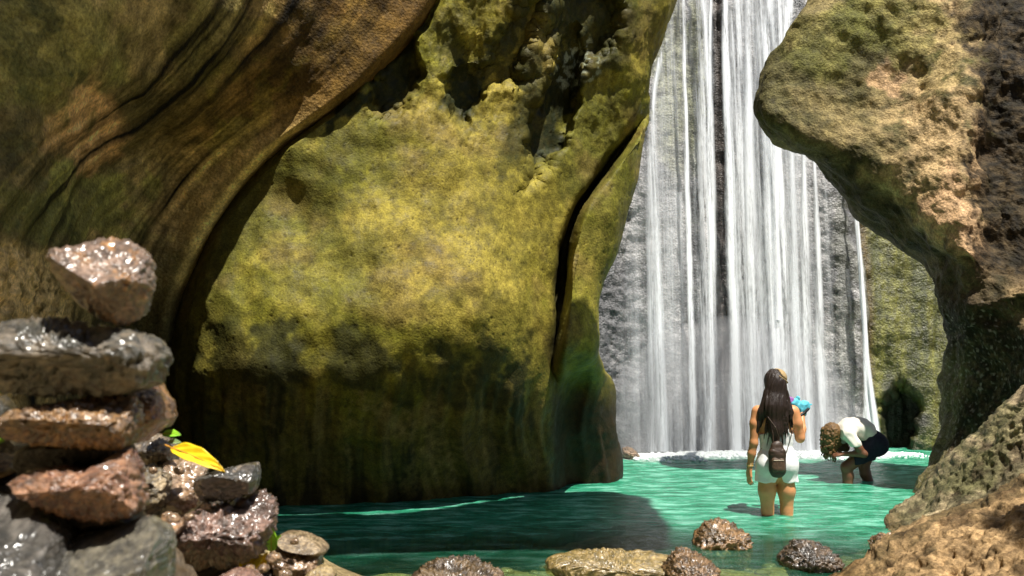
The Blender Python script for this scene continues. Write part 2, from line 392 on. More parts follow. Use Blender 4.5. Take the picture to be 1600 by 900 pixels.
me, PA = mass('left_wall', ROWS, lambda y: y * 0 - 700, edgeA, dA, 460, None, (26, 0.22), dispA, colA, M_rough, extra=exA, ret=0.9)
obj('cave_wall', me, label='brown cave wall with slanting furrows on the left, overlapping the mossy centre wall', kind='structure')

# ---------- right wall with the nose over the fall
edgeD = curve([(3000, -900), (1500, -150), (1330, -90), (1280, -40), (1256, 0), (1238, 50), (1208, 92), (1188, 128), (1182, 160), (1195, 188), (1225, 214), (1262, 238), (1300, 285), (1342, 330), (1378, 368), (1405, 392), (1440, 408), (1468, 442), (1488, 485), (1498, 520), (1496, 580), (1484, 640), (1462, 700), (1440, 740), (1432, 790), (1425, 900), (1420, 1100)])
dD = tps([(1500, -150, 9.6), (2300, -150, 7.0), (2300, 300, 6.0), (2300, 1100, 5.0), (1255, 0, 9.7), (1183, 160, 9.45), (1400, 0, 9.5), (1500, 0, 9.3), (1600, 0, 8.8), (1300, 150, 9.4), (1400, 170, 9.3), (1480, 170, 8.9), (1600, 170, 8.4),
          (1300, 280, 9.3), (1400, 330, 9.0), (1490, 330, 8.5), (1600, 330, 8.1), (1440, 410, 8.8), (1510, 440, 8.2), (1600, 440, 7.8), (1498, 520, 8.5), (1540, 540, 8.2), (1600, 560, 7.8), (1500, 650, 8.5), (1600, 660, 7.9), (1435, 780, 8.3), (1520, 760, 8.3), (1600, 760, 7.8), (1430, 1100, 8.3)])
def exD(px, py):
    e = edgeD(py); d = px - e
    dark = 0.55 * ss(1500, 1560, px + 20 * noise(np.stack([px * .01, py * .02, px * 0], -1), 5)) * ss(520, 380, py)
    # undercut facing down along the lower left edge
    un = 0.45 * np.exp(-(d / 60.0) ** 2) * ss(190, 300, py) * ss(520, 430, py)
    un2 = 0.9 * ss(470, 520, py + 0.25 * (px - 1500)) * ss(1440, 1520, px)*0.3
    return dark + un + un2
def dispD(P, px, py):
    d = 0.14 * fbm(P * 1.0, 4, 61) + 0.022 * fbm(P * 4.2, 5, 62, .55)
    rg = ss(1290, 1420, px)
    d = d + rg * (0.015 * ridged(P * 5 * np.array([1, 1, .6]), 4, 63) - 0.004 * ss(.35, .12, cells(P * 11, 6)))
    return d + 0.018 * ridged(P * 7, 3, 65) * ss(1470, 1530, px)
def colD(P, px, py, D, N):
    n1 = fbm(P * 1.1, 5, 71); n2 = fbm(P * 4, 5, 72, .6); n3 = fbm(P * 16, 3, 73, .6)
    C = mix3((0.10, 0.088, 0.035), (0.21, 0.165, 0.07), ss(-0.5, 0.5, n1 + .5 * n2))
    t = ss(1310, 1460, px + 45 * n1 + 0.12 * (py - 200))
    C = mix3(C, (0.46, 0.32, 0.16), t * ss(-.5, .3, n2 + .15) * .9)
    pk = blobs(px, py, [(1500, 350, 50, 90, -20, .8), (1480, 450, 50, 60, 0, .7), (1530, 230, 25, 60, -10, .6), (1385, 120, 22, 30, 0, .7)], 74, 35)
    C = mix3(C, (0.55, 0.34, 0.19), pk * .75)
    gr = blobs(px, py, [(1400, 30, 120, 50, 0, .8), (1280, 60, 60, 60, 0, .6), (1470, 100, 40, 70, 0, .4)], 75, 35)
    C = mix3(C, (0.15, 0.155, 0.03), gr * .7)
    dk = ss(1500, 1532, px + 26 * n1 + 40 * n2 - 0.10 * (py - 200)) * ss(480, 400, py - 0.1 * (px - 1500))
    C = mix3(C, (0.012, 0.009, 0.005), np.clip(dk * (.93 + .2 * n3), 0, 1))  # shade at the far right painted into the colour
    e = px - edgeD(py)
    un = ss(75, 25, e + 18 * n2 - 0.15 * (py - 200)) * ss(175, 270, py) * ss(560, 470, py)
    C = mix3(C, (0.030, 0.024, 0.012), un * .85)  # shade under the nose painted dark along the lower edge
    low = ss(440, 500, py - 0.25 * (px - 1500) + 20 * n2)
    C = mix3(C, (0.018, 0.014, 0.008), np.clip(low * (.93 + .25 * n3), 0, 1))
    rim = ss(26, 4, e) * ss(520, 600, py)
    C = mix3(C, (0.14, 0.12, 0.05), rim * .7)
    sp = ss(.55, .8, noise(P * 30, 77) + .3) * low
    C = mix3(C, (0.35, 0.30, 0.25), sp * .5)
    return 1.1 * C * (1 + 0.45 * n3[..., None] + 0.3 * n2[..., None])
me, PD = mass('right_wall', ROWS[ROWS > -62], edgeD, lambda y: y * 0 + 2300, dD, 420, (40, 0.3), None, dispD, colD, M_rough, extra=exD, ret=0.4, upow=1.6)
obj('cave_wall', me, label='right cave wall with a blunt nose over the waterfall, pitted tan face and underside painted dark as shade', kind='structure')

# ---------- cliff behind the waterfall
dF = tps([(850, -900, 14.2), (1700, -900, 14.5), (900, 0, 12.9), (1100, 0, 13.2), (1250, 0, 13.3), (1500, 0, 13.4), (940, 300, 12.5), (1100, 300, 12.9), (1320, 300, 13.0), (1550, 300, 12.9), (950, 600, 12.2), (1100, 600, 12.7), (1320, 600, 12.75), (1550, 600, 12.5), (950, 720, 12.2), (1100, 720, 12.6), (1330, 720, 12.6), (1550, 720, 12.4), (1200, 1100, 12.6)])
def exF(px, py):
    st = 0.30 * ss(1333, 1347, px - 0.04 * (py - 400))                       # green panel set back from the grey one
    ch = 0.16 * np.exp(-((px - (1118 + 0.02 * py)) / 13.0) ** 2)
    rib = -0.12 * np.exp(-((px - (1306 + 0.02 * py)) / 26.0) ** 2)
    hol = 0.5 * blobs(px, py, [(1405, 655, 36, 62, 0, 1)], 81, 14)
    return st + ch + rib + hol
def dispF(P, px, py):
    q = np.stack([px * 0.03, py * 0.0025, px * 0], -1)
    v = fbm(q, 4, 82, .6)
    left = ss(1040, 960, px)
    return 0.12 * fbm(P * .8, 3, 83) + 0.05 * v + 0.02 * fbm(P * 6, 4, 84, .6) * (1 + left * .6) + left * 0.06 * fbm(P * 2.2, 4, 85)
def colF(P, px, py, D, N):
    n1 = fbm(P * .9, 5, 91); n2 = fbm(P * 4, 5, 92, .6); n3 = fbm(P * 18, 3, 93, .6)
    v = fbm(np.stack([px * 0.05, py * 0.003, px * 0], -1), 4, 94, .6)
    C = mix3((0.17, 0.17, 0.175), (0.36, 0.35, 0.34), ss(-0.5, 0.5, n1 + .5 * n2 + .5 * v))
    ol = blobs(px, py, [(1050, 130, 30, 150, 0, .9), (1090, 120, 14, 150, 0, .9), (1030, 60, 30, 60, 0, .8), (1320, 480, 22, 200, 0, .25)], 95, 20)
    C = mix3(C, (0.20, 0.21, 0.07), ol * .75)
    br = np.exp(-((px - (1121 + 0.022 * py)) / 10.0) ** 2)
    C = mix3(C, (0.06, 0.038, 0.026), br * .92)
    t = ss(1336, 1344, px - 0.035 * (py - 350))
    G = mix3((0.105, 0.115, 0.022), (0.24, 0.235, 0.05), ss(-.45, .5, v + .5 * n2 + .3 * n1))
    G = mix3(G, (0.20, 0.12, 0.04), np.exp(-((px - 1348 - .035 * (py - 350)) / 9.0) ** 2) * .7)
    G = mix3(G, (0.05, 0.05, 0.03), blobs(px, py, [(1405, 655, 38, 66, 0, .95)], 96, 16))
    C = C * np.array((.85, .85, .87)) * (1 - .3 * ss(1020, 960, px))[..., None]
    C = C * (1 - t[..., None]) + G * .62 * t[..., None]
    dk = blobs(px, py, [(985, 520, 18, 9, 0, .9), (978, 600, 10, 6, 0, .5)], 97, 8)
    C = mix3(C, (0.03, 0.03, 0.03), dk)
    return C * (1 + 0.55 * n3[..., None] + 0.3 * n2[..., None])
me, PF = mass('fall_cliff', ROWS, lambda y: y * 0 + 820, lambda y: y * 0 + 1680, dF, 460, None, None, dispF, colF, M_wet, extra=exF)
obj('cliff', me, label='wet grey cliff behind the waterfall with a green panel on its right', kind='structure')

# ---------- sunlit bank at the lower right: two steps
edgeE = curve([(1860, 300), (1720, 500), (1655, 585), (1612, 622), (1545, 690), (1488, 745), (1448, 790), (1412, 822), (1402, 850), (1380, 885), (1350, 905), (1230, 1000), (1150, 1100)])
dE = tps([(1640, 500, 6.8), (1600, 600, 6.5), (1500, 690, 7.0), (1400, 810, 6.9), (1600, 700, 6.4), (1500, 790, 6.6), (1600, 780, 5.8), (1376, 850, 6.4), (1310, 900, 5.4), (1450, 900, 5.2), (1600, 900, 4.7), (1600, 1100, 3.4), (1100, 1100, 3.7), (2000, 600, 5.5), (2000, 900, 3.4), (2000, 1100, 2.6)])
RE = np.concatenate([np.arange(300, 540, 12), np.arange(540, 905, 2), np.arange(905, 1100, 8)])
def dispE(P, px, py):
    sl = fbm(np.stack([(px + py * .8) * .012, (py - px * .55) * .004, px * 0], -1), 4, 101)
    return 0.05 * fbm(P * 1.5, 4, 102) + 0.022 * ridged(P * 5, 5, 103, .6) + 0.07 * sl - 0.03 * ss(.4, .12, cells(P * 9, 7))
def colE(P, px, py, D, N):
    n1 = fbm(P * 1.4, 5, 111); n2 = fbm(P * 5, 5, 112, .6); n3 = fbm(P * 20, 3, 113, .6)
    C = mix3((0.15, 0.125, 0.07), (0.34, 0.265, 0.16), ss(-.5, .4, n1 + .7 * n2))
    gr = blobs(px, py, [(1500, 740, 80, 50, -35, .8), (1570, 660, 50, 40, -40, .8), (1440, 800, 50, 25, -30, .4)], 114, 40)
    C = mix3(C, (0.13, 0.13, 0.05), gr * .7)
    hole = ss(.15, .55, noise(P * 7, 115) + .35 * n3) * .8
    C = mix3(C, (0.05, 0.035, 0.02), hole)
    wet = ss(0.10, 0.0, P[..., 2])
    C = mix3(C, C * np.array((.55, .5, .4)), wet)
    return C * (1 + 0.6 * n3[..., None] + 0.3 * n2[..., None])
me, PE = mass('bank', RE, edgeE, lambda y: y * 0 + 2000, dE, 330, (30, 0.25), None, dispE, colE, M_rough, ret=1.0)
obj('rock_bank', me, label='sloping brown rock bank running down to the pool at the lower right', kind='structure')
edgeE2 = curve([(1760, 715), (1600, 788), (1540, 815), (1480, 842), (1420, 868), (1390, 888), (1372, 902), (1260, 980), (1200, 1100)])
dE2 = tps([(1760, 690, 5.0), (1600, 780, 5.0), (1480, 835, 5.1), (1330, 900, 5.1), (1600, 900, 4.1), (1450, 920, 4.6), (1200, 1000, 4.0), (1100, 1100, 3.4), (1600, 1100, 3.0), (2000, 900, 3.0), (2000, 1100, 2.3)])
RE2 = np.concatenate([np.arange(690, 760, 7), np.arange(760, 905, 1.8), np.arange(905, 1100, 8)])
def colE2(P, px, py, D, N):
    C = colE(P, px - 900, py, D, N)
    return C * np.array((.98, .82, .66))
me, PE2 = mass('bank2', RE2, edgeE2, lambda y: y * 0 + 2000, dE2, 300, (40, 0.18), None, lambda P, px, py: .5 * dispE(P, px, py) + 0.02 * fbm(P * 9, 4, 119) + .02 * ridged(P * 11, 4, 118) - .02 * ss(.4, .15, cells(P * 14, 9)), colE2, M_rough, ret=0.8)
obj('rock_bank', me, label='nearest pale brown lumpy rock shelf in the bottom right corner', kind='structure')
# ---------- ground under pool and banks (one sheet)
def bed_z(x, y):
    P = np.stack([x, y, x * 0], -1)
    z = -0.62 + 0.10 * fbm(P * .7, 4, 121) + 0.03 * fbm(P * 3, 4, 122)
    shallow = ss(8.2, 6.1, y + 0.22 * np.abs(x - 1.2)) 
    z = z + 0.50 * shallow
    bank = ss(-0.3, -1.6, x - 0.18 * (y - 3)) * ss(6.3, 4.0, y)
    z = z + 0.55 * bank
    z = z + 0.5 * ss(3.5, 1.0, y)
    return z
gx = np.concatenate([np.linspace(-60, -7, 18), np.linspace(-6.8, 6.8, 270), np.linspace(7, 60, 18)])
gy = np.concatenate([np.linspace(-40, -1, 18), np.linspace(-0.8, 13.6, 290), np.linspace(14, 60, 16)])
X, Y = np.meshgrid(gx, gy)
Z = bed_z(X, Y)
P = np.stack([X, Y, Z], -1)
n1 = fbm(P * 1.5, 4, 123); n2 = fbm(P * 9, 4, 124)
C = mix3((0.20, 0.15, 0.075), (0.36, 0.29, 0.15), ss(-.5, .5, n1 + .6 * n2))
me = new_mesh('ground', P, gridfaces(*X.shape, flip=True), M_rough, True, C)
obj('ground', me, kind='structure')

# ---------- pool water
gx = np.linspace(-5.5, 6.0, 560); gy = np.concatenate([np.linspace(2.5, 9.0, 560), np.linspace(9.02, 13.8, 260)])
X, Y = np.meshgrid(gx, gy)
Q = np.stack([X, Y, X * 0], -1)
rip = 0.010 * fbm(Q * np.array([2.2, 4.2, 1]), 4, 131) + 0.004 * fbm(Q * np.array([7, 13, 1]), 3, 132)
fall = ss(9.0, 12.4, Y) * ss(0.6, 1.8, X)
rip = rip * (1 + 0.9 * fall) 
for (rx, ry, a) in ((2.24, 7.57, 1), (3.68, 9.55, 1.1)):
    r = np.sqrt((X - rx) ** 2 + (Y - ry) ** 2)
    rip = rip + 0.006 * a * np.sin(r * 34) * np.exp(-r * 2.6)
fy = 12.35 - .12 * (X < 1.9); froth = (.85 * np.exp(-np.abs(fy - Y) / .32) + .27 * np.exp(-np.abs(fy - Y) / 2.4)) * ss(1.0, 1.7, X) * ss(6, 4.6, X)
dep = np.clip(-bed_z(X, Y), 0, 2)
Mw = NT('pool_water')
dA_ = Mw.n('ShaderNodeAttribute', attribute_name='depth')
op = Mw.n('ShaderNodeMapRange', interpolation_type='SMOOTHSTEP'); op.inputs['From Min'].default_value = 0.02; op.inputs['From Max'].default_value = 0.60
op.inputs['To Min'].default_value = 0.05; op.inputs['To Max'].default_value = 0.985
Mw.l(dA_.outputs['Fac'], op.inputs[0])
tc = Mw.n('ShaderNodeTexCoord'); mp = Mw.n('ShaderNodeMapping'); mp.inputs['Scale'].default_value = (1.0, 3.0, 1)
Mw.l(tc.outputs['Object'], mp.inputs[0])
nz = Mw.n('ShaderNodeTexNoise', i_Scale=2.6, i_Detail=6.0, i_Roughness=0.65); Mw.l(mp.outputs[0], nz.inputs['Vector'])
cr = Mw.ramp(nz.outputs[0], [(0.34, (0.010, 0.13, 0.065)), (0.5, (0.035, 0.27, 0.155)), (0.64, (0.20, 0.54, 0.40))])
fa = Mw.n('ShaderNodeAttribute', attribute_name='froth')
fnz = Mw.n('ShaderNodeTexNoise', i_Scale=7.0, i_Detail=8.0, i_Roughness=0.75); Mw.l(mp.outputs[0], fnz.inputs['Vector'])
fad = Mw.n('ShaderNodeMath', operation='ADD'); Mw.l(fa.outputs['Fac'], fad.inputs[0]); Mw.l(fnz.outputs[0], fad.inputs[1])
fmr = Mw.n('ShaderNodeMapRange', interpolation_type='SMOOTHSTEP'); fmr.inputs['From Min'].default_value = .72; fmr.inputs['From Max'].default_value = 1.05; Mw.l(fad.outputs[0], fmr.inputs[0])
fmx = Mw.n('ShaderNodeMix', data_type='RGBA'); Mw.l(fmr.outputs[0], fmx.inputs[0]); Mw.l(cr.outputs[0], fmx.inputs['A']); fmx.inputs['B'].default_value = (.8, .86, .84, 1)
body = Mw.n('ShaderNodeBsdfDiffuse'); Mw.l(fmx.outputs['Result'], body.inputs[0])
tr = Mw.n('ShaderNodeBsdfTransparent'); tr.inputs[0].default_value = (0.72, 0.86, 0.62, 1)
mx = Mw.n('ShaderNodeMixShader'); Mw.l(op.outputs[0], mx.inputs[0]); Mw.l(tr.outputs[0], mx.inputs[1]); Mw.l(body.outputs[0], mx.inputs[2])
n5 = Mw.n('ShaderNodeTexNoise', i_Scale=9.0, i_Detail=5.0, i_Roughness=0.6); Mw.l(mp.outputs[0], n5.inputs['Vector'])
bp = Mw.n('ShaderNodeBump', i_Strength=0.7, i_Distance=0.03); Mw.l(n5.outputs[0], bp.inputs['Height'])
gl = Mw.n('ShaderNodeBsdfGlossy'); gl.inputs['Roughness'].default_value = 0.06; Mw.l(bp.outputs[0], gl.inputs['Normal']); Mw.l(bp.outputs[0], body.inputs['Normal'])
fr = Mw.n('ShaderNodeFresnel', i_IOR=1.33); Mw.l(bp.outputs[0], fr.inputs['Normal'])
m2 = Mw.n('ShaderNodeMixShader'); Mw.l(fr.outputs[0], m2.inputs[0]); Mw.l(mx.outputs[0], m2.inputs[1]); Mw.l(gl.outputs[0], m2.inputs[2])
Mw.l(m2.outputs[0], Mw.o.inputs[0])
me = new_mesh('water', np.stack([X, Y, rip], -1), gridfaces(*X.shape, flip=True), Mw.m, True, None, {'depth': dep, 'froth': froth})
obj('water', me, kind='structure')

# ---------- waterfall
def stream_mat(name, dens, scale=1.0, thr=0.5, soft=0.2):
    M = NT(name)
    M.b.inputs['Base Color'].default_value = (0.86, 0.89, 0.93, 1); M.b.inputs['Roughness'].default_value = 0.45
    tc = M.n('ShaderNodeTexCoord'); mp = M.n('ShaderNodeMapping'); mp.inputs['Scale'].default_value = (11 * scale, 2, 0.42)
    M.l(tc.outputs['Object'], mp.inputs[0])
    a = M.n('ShaderNodeTexNoise', i_Scale=1.0, i_Detail=7.0, i_Roughness=0.62); M.l(mp.outputs[0], a.inputs['Vector'])
    mp2 = M.n('ShaderNodeMapping'); mp2.inputs['Scale'].default_value = (60, 8, 9); M.l(tc.outputs['Object'], mp2.inputs[0])
    b = M.n('ShaderNodeTexNoise', i_Scale=1.0, i_Detail=4.0, i_Roughness=0.7); M.l(mp2.outputs[0], b.inputs['Vector'])
    mix = M.n('ShaderNodeMath', operation='MULTIPLY_ADD'); mix.inputs[1].default_value = 0.35
    M.l(b.outputs[0], mix.inputs[0]); M.l(a.outputs[0], mix.inputs[2])
    r = M.n('ShaderNodeMapRange', interpolation_type='SMOOTHSTEP'); r.inputs['From Min'].default_value = thr + 0.175 - soft; r.inputs['From Max'].default_value = thr + 0.175 + soft
    M.l(mix.outputs[0], r.inputs[0])
    at = M.n('ShaderNodeAttribute', attribute_name='alpha')
    mu = M.n('ShaderNodeMath', operation='MULTIPLY'); M.l(r.outputs[0], mu.inputs[0]); M.l(at.outputs['Fac'], mu.inputs[1])
    mu2 = M.n('ShaderNodeMath', operation='MULTIPLY', use_clamp=True); mu2.inputs[1].default_value = dens; M.l(mu.outputs[0], mu2.inputs[0])
    M.l(mu2.outputs[0], M.b.inputs['Alpha'])
    bp = M.n('ShaderNodeBump', i_Strength=0.5, i_Distance=0.03); M.l(a.outputs[0], bp.inputs['Height']); M.l(bp.outputs[0], M.b.inputs['Normal'])
    return M.m
M_veil = stream_mat('falling_water_veil', 0.66, 1.5, 0.52, 0.20)
M_sheet = stream_mat('falling_water_film', 0.42, 1.9, 0.50, 0.30)
M_jet = stream_mat('falling_water_jet', 1.3, 1.2, 0.45, 0.22)
def stream(parent, path, w0, w1, off, mat, strength=1.0, seed=0, fade_top=0, fade_bot=0.15):
    """path: (px, py) list; widths in px at top and bottom"""
    c = curve(path); y0, y1 = min(p[1] for p in path), max(p[1] for p in path)
    nr, nc = 110, 13
    py = np.linspace(y0, y1, nr)[:, None]; u = np.linspace(-1, 1, nc)[None]
    t = (py - y0) / (y1 - y0)
    w = w0 + (w1 - w0) * t
    wob = 2.0 * noise(np.stack([py * .012, py * 0 + seed, py * 0], -1), seed)
    px = c(py) + wob + u * w * (1 + 0.18 * noise(np.stack([py * .02, py * 0 + seed, py * 0], -1), seed + 3))
    py2 = np.repeat(py, nc, 1)
    Yb = (dF(px, py2) + exF(px, py2)) .min() if False else dF(px, py2)
    Yp = Yb - off - 0.10 * (1 - u ** 2) * min(1, w.mean() / 25)
    V = W(px, py2, Yp)
    al = (1 - np.abs(u) ** 2.0) ** 1.3 * np.ones_like(py2) * strength * (1 + .35 * noise(np.stack([px * .03, py2 * .012, py2 * 0], -1), seed + 9))
    if fade_top: al = al * ss(0, fade_top, t)
    me = new_mesh('stream', V, gridfaces(nr, nc, True), mat, True, None, {'alpha': al})
    return obj('stream', me, parent)
fallE = obj('waterfall', None, loc=(0, 0, 0), label='tall white waterfall of many parallel veils pouring down the grey cliff into the pool', cat='waterfall')
fs = [ # path, w0, w1, off, jet?, strength
 ([(1068, -60), (1069, 100), (1073, 260), (1080, 480), (1083, 706)], 3.0, 7, .22, 1, 1.3),
 ([(1042, 60), (1024, 130), (1018, 230), (1020, 400), (1026, 706)], 5, 15, .20, 0, 1.2),
 ([(1030, 90), (1020, 170), (1024, 300), (1030, 500), (1036, 706)], 3, 12, .24, 1, .8),
 ([(1098, -60), (1100, 200), (1104, 450), (1106, 706)], 15, 22, .22, 0, 1.3),
 ([(1092, -60), (1108, 150), (1112, 350), (1108, 706)], 5, 11, .26, 1, 1.0),
 ([(1112, -60), (1108, 250), (1112, 500), (1108, 706)], 3, 6, .28, 1, 1.2),
 ([(1060, 300), (1050, 450), (1052, 706)], 20, 30, .2, 0, .5),
 ([(1000, 260), (990, 420), (1000, 706)], 10, 24, .2, 0, .22),
 ([(1132, -60), (1138, 200), (1146, 450), (1152, 706)], 6, 14, .26, 1, 1.4),
 ([(1150, -60), (1155, 200), (1165, 450), (1175, 706)], 22, 34, .22, 0, 1.4),
 ([(1190, -60), (1190, 200), (1196, 450), (1200, 706)], 22, 36, .20, 0, 1.2),
 ([(1205, -60), (1200, 180), (1206, 350), (1214, 706)], 12, 14, .26, 1, 1.3),
 ([(1222, -60), (1212, 130), (1204, 300), (1210, 706)], 16, 18, .30, 0, 1.6),
 ([(1236, -60), (1226, 80), (1215, 200), (1216, 500)], 9, 6, .33, 1, 1.4),
 ([(1215, 190), (1222, 350), (1228, 706)], 5, 12, .26, 1, 1.2),
 ([(1236, 205), (1240, 350), (1246, 706)], 5, 14, .24, 1, 1.1),
 ([(1256, 225), (1258, 400), (1262, 706)], 5, 13, .24, 1, 1.0),
 ([(1272, 240), (1278, 420), (1286, 706)], 4, 12, .22, 1, .9),
 ([(1230, 190), (1240, 400), (1250, 706)], 30, 46, .18, 0, 1.0),
 ([(1290, 280), (1292, 450), (1296, 706)], 10, 22, .18, 0, .5),
 ([(1170, -60), (1170, 200), (1180, 706)], 8, 16, .3, 1, .9),
 ([(1040, 150), (1040, 400), (1050, 706)], 22, 42, .17, 0, .4),
 ([(1320, 420), (1318, 706)], 12, 26, .18, 0, .25),
]
for i, (pth, w0, w1, off, jet, st) in enumerate(fs):
    stream(fallE, pth, w0, w1, off, M_jet if jet else M_veil, st, i + 1)
for i, (pth, w0, w1, st) in enumerate([([(1195, -60), (1200, 300), (1205, 706)], 60, 110, .7), ([(1060, -60), (1040, 300), (1035, 706)], 30, 75, .8), ([(1230, 150), (1240, 400), (1250, 706)], 40, 75, .7), ([(985, 350), (985, 706)], 10, 45, .35)]):
    stream(fallE, pth, w0, w1, .15 + .01 * i, M_sheet, st, i + 31)
thin = obj('waterfall', None, loc=(0, 0, 0), label='single thin white water jet falling behind the bending person', cat='waterfall')
stream(thin, [(1330, 250), (1337, 330), (1346, 430), (1353, 560), (1358, 650), (1364, 706)], 3.5, 7, .30, M_jet, 1.6, 41)
stream(thin, [(1343, 400), (1351, 520), (1362, 620), (1376, 706)], 2, 7, .34, M_jet, 1.0, 42)
stream(thin, [(1340, 340), (1350, 500), (1352, 640), (1352, 706)], 2, 5, .36, M_jet, 1.0, 43)

# foam where the fall lands
Mf = NT('foam'); Mf.b.inputs['Base Color'].default_value = (.85, .9, .9, 1); Mf.b.inputs['Roughness'].default_value = .8
me_list = []
rs = np.random.RandomState(3)
def uv_sphere(n=8, m=5):
    V = [(0, 0, -1)]; Fc = []
    for j in range(1, m):
        ph = -math.pi / 2 + math.pi * j / m
        for i in range(n):
            th = 2 * math.pi * i / n; V.append((math.cos(ph) * math.cos(th), math.cos(ph) * math.sin(th), math.sin(ph)))
    V.append((0, 0, 1)); last = len(V) - 1
    T = []
    for i in range(n):
        T.append((0, 1 + (i + 1) % n, 1 + i)); T.append((last, last - n + i, last - n + (i + 1) % n))
        for j in range(m - 2):
            a = 1 + j * n + i; b = 1 + j * n + (i + 1) % n
            T.append((a, b, b + n)); T.append((a, b + n, a + n))
    return np.array(V, float), np.array(T)
SV, ST = uv_sphere()
vs, fs2 = [], []; off = 0
for k in range(3600):
    x = rs.uniform(1.55, 4.6) if k % 5 else rs.uniform(4.3, 5.6)
    y = dF(np.array([800 + x / 12.3 * F_PX]), np.array([706.]))[0] - 0.22 - abs(rs.normal(0, .10 if k % 3 else .28))
    s = rs.uniform(.007, .026) * (0.6 if x > 4.4 else 1)
    vs.append(SV * s * np.array([1.6, 1, .55 + rs.rand() * .9]) + np.array([x, y, rs.uniform(-.005, .02)])); fs2.append(ST + off); off += len(SV)
me = new_mesh('foam', np.concatenate(vs), np.concatenate(fs2), Mf.m)
obj('foam', me, label='white foam and splashes where the falls hit the pool', cat='foam', kind='stuff')

# ---------- rest of the gorge: overhang added for its shadow, rock behind the camera
def simple_rock(V0, amp, seed, col1, col2):
    n1 = fbm(V0 * .8, 4, seed); n2 = fbm(V0 * 3, 4, seed + 1)
    Nn = gridnormals(V0)
    return V0 + Nn * (amp * n1 + .12 * amp * n2)[..., None], mix3(col1, col2, ss(-.5, .5, n1 + .5 * n2))
# wall closing the gorge behind and beside the viewer
th = np.radians(np.linspace(150, 390, 150))[None]; zz = np.linspace(-1, 9, 80)[:, None]
rad = 4.6 + 0.0 * zz + 0.25 * (zz / 9) * 2
V0 = np.stack([np.cos(th) * rad + 0 * zz, np.sin(th) * (rad * 1.05) - 0.2 + 0 * zz, zz + 0 * th], -1)
V1, C1 = simple_rock(V0, .5, 141, BROWN, OLIVE)
me = new_mesh('back_wall', V1, gridfaces(80, 150), M_rough, True, C1)
obj('cave_wall', me, label='brown gorge wall curving round behind the viewer', kind='structure')
# unseen rock lobe above the viewer, added to shade pool and left wall
uu = np.linspace(0, 2 * math.pi, 160)[None]; vv = np.linspace(0.001, math.pi - .001, 60)[:, None]
RP = np.array([(-4.2, -.3), (-2.4, .1), (-1.2, 1.4), (-.1, 3.0), (.7, 3.3), (2.0, 3.4), (2.9, 3.4), (3.1, 4.2), (3.1, 5.7), (2.8, 6.0), (2.3, 5.75), (1.7, 5.05), (1.25, 4.74), (.8, 4.60), (.45, 4.68), (.1, 4.58), (-.8, 4.6), (-1.6, 4.8), (-4.2, 5.2)], float)
def loop_radius(poly, ang, c):
    r = np.zeros_like(ang)
    dx, dy = np.cos(ang), np.sin(ang)
    n = len(poly)
    for k in range(n):
        a = poly[k] - c; b = poly[(k + 1) % n] - c; e = b - a
        den = dx * e[1] - dy * e[0]
        den = np.where(np.abs(den) < 1e-12, 1e-12, den)
        t = (a[0] * e[1] - a[1] * e[0]) / den; s = (a[0] * dy - a[1] * dx) / den
        ok = (t > 0) & (s >= -1e-6) & (s <= 1 + 1e-6)
        r = np.where(ok, np.maximum(r, t), r)
    return r
rc = np.array([.6, 4.1]); rr = loop_radius(RP, uu, rc) * (1 + .012 * fbm(np.stack([np.cos(uu) * 7, np.sin(uu) * 7, uu * 0], -1), 3, 77))
V0 = np.stack([rc[0] + rr * np.sin(vv) ** .5 * np.cos(uu), rc[1] + rr * np.sin(vv) ** .5 * np.sin(uu), 8.6 + 0.8 * np.cos(vv) + 0 * uu], -1)
V1, C1 = simple_rock(V0, .06, 151, BROWN, OLIVE)
me = new_mesh('shade_lobe', V1, gridfaces(60, 160), M_rough, True, C1)
obj('shade_rock', me, label='unseen rock lobe added high above the viewer to shade the pool and left wall', kind='structure')  # added out of view, outline shaped for the shadow it casts

# fine spray hanging at the foot of the fall
D_, T_ = (lambda bmv: bmv)(uv_sphere(32, 20))
me = new_mesh('mist', D_ * np.array([1.75, .9, 1.7]) + np.array([2.95, 12.1, .2]), T_, [])
Mm = bpy.data.materials.new('mist'); Mm.use_nodes = True; nt = Mm.node_tree
for n in list(nt.nodes): nt.nodes.remove(n)
pv = nt.nodes.new('ShaderNodeVolumePrincipled'); pv.inputs['Density'].default_value = .38; pv.inputs['Color'].default_value = (.95, .97, 1, 1)
oo = nt.nodes.new('ShaderNodeOutputMaterial'); nt.links.new(pv.outputs[0], oo.inputs['Volume']); me.materials.append(Mm)
obj('mist', me, label='fine white spray hanging over the foot of the waterfall', cat='mist', kind='stuff')
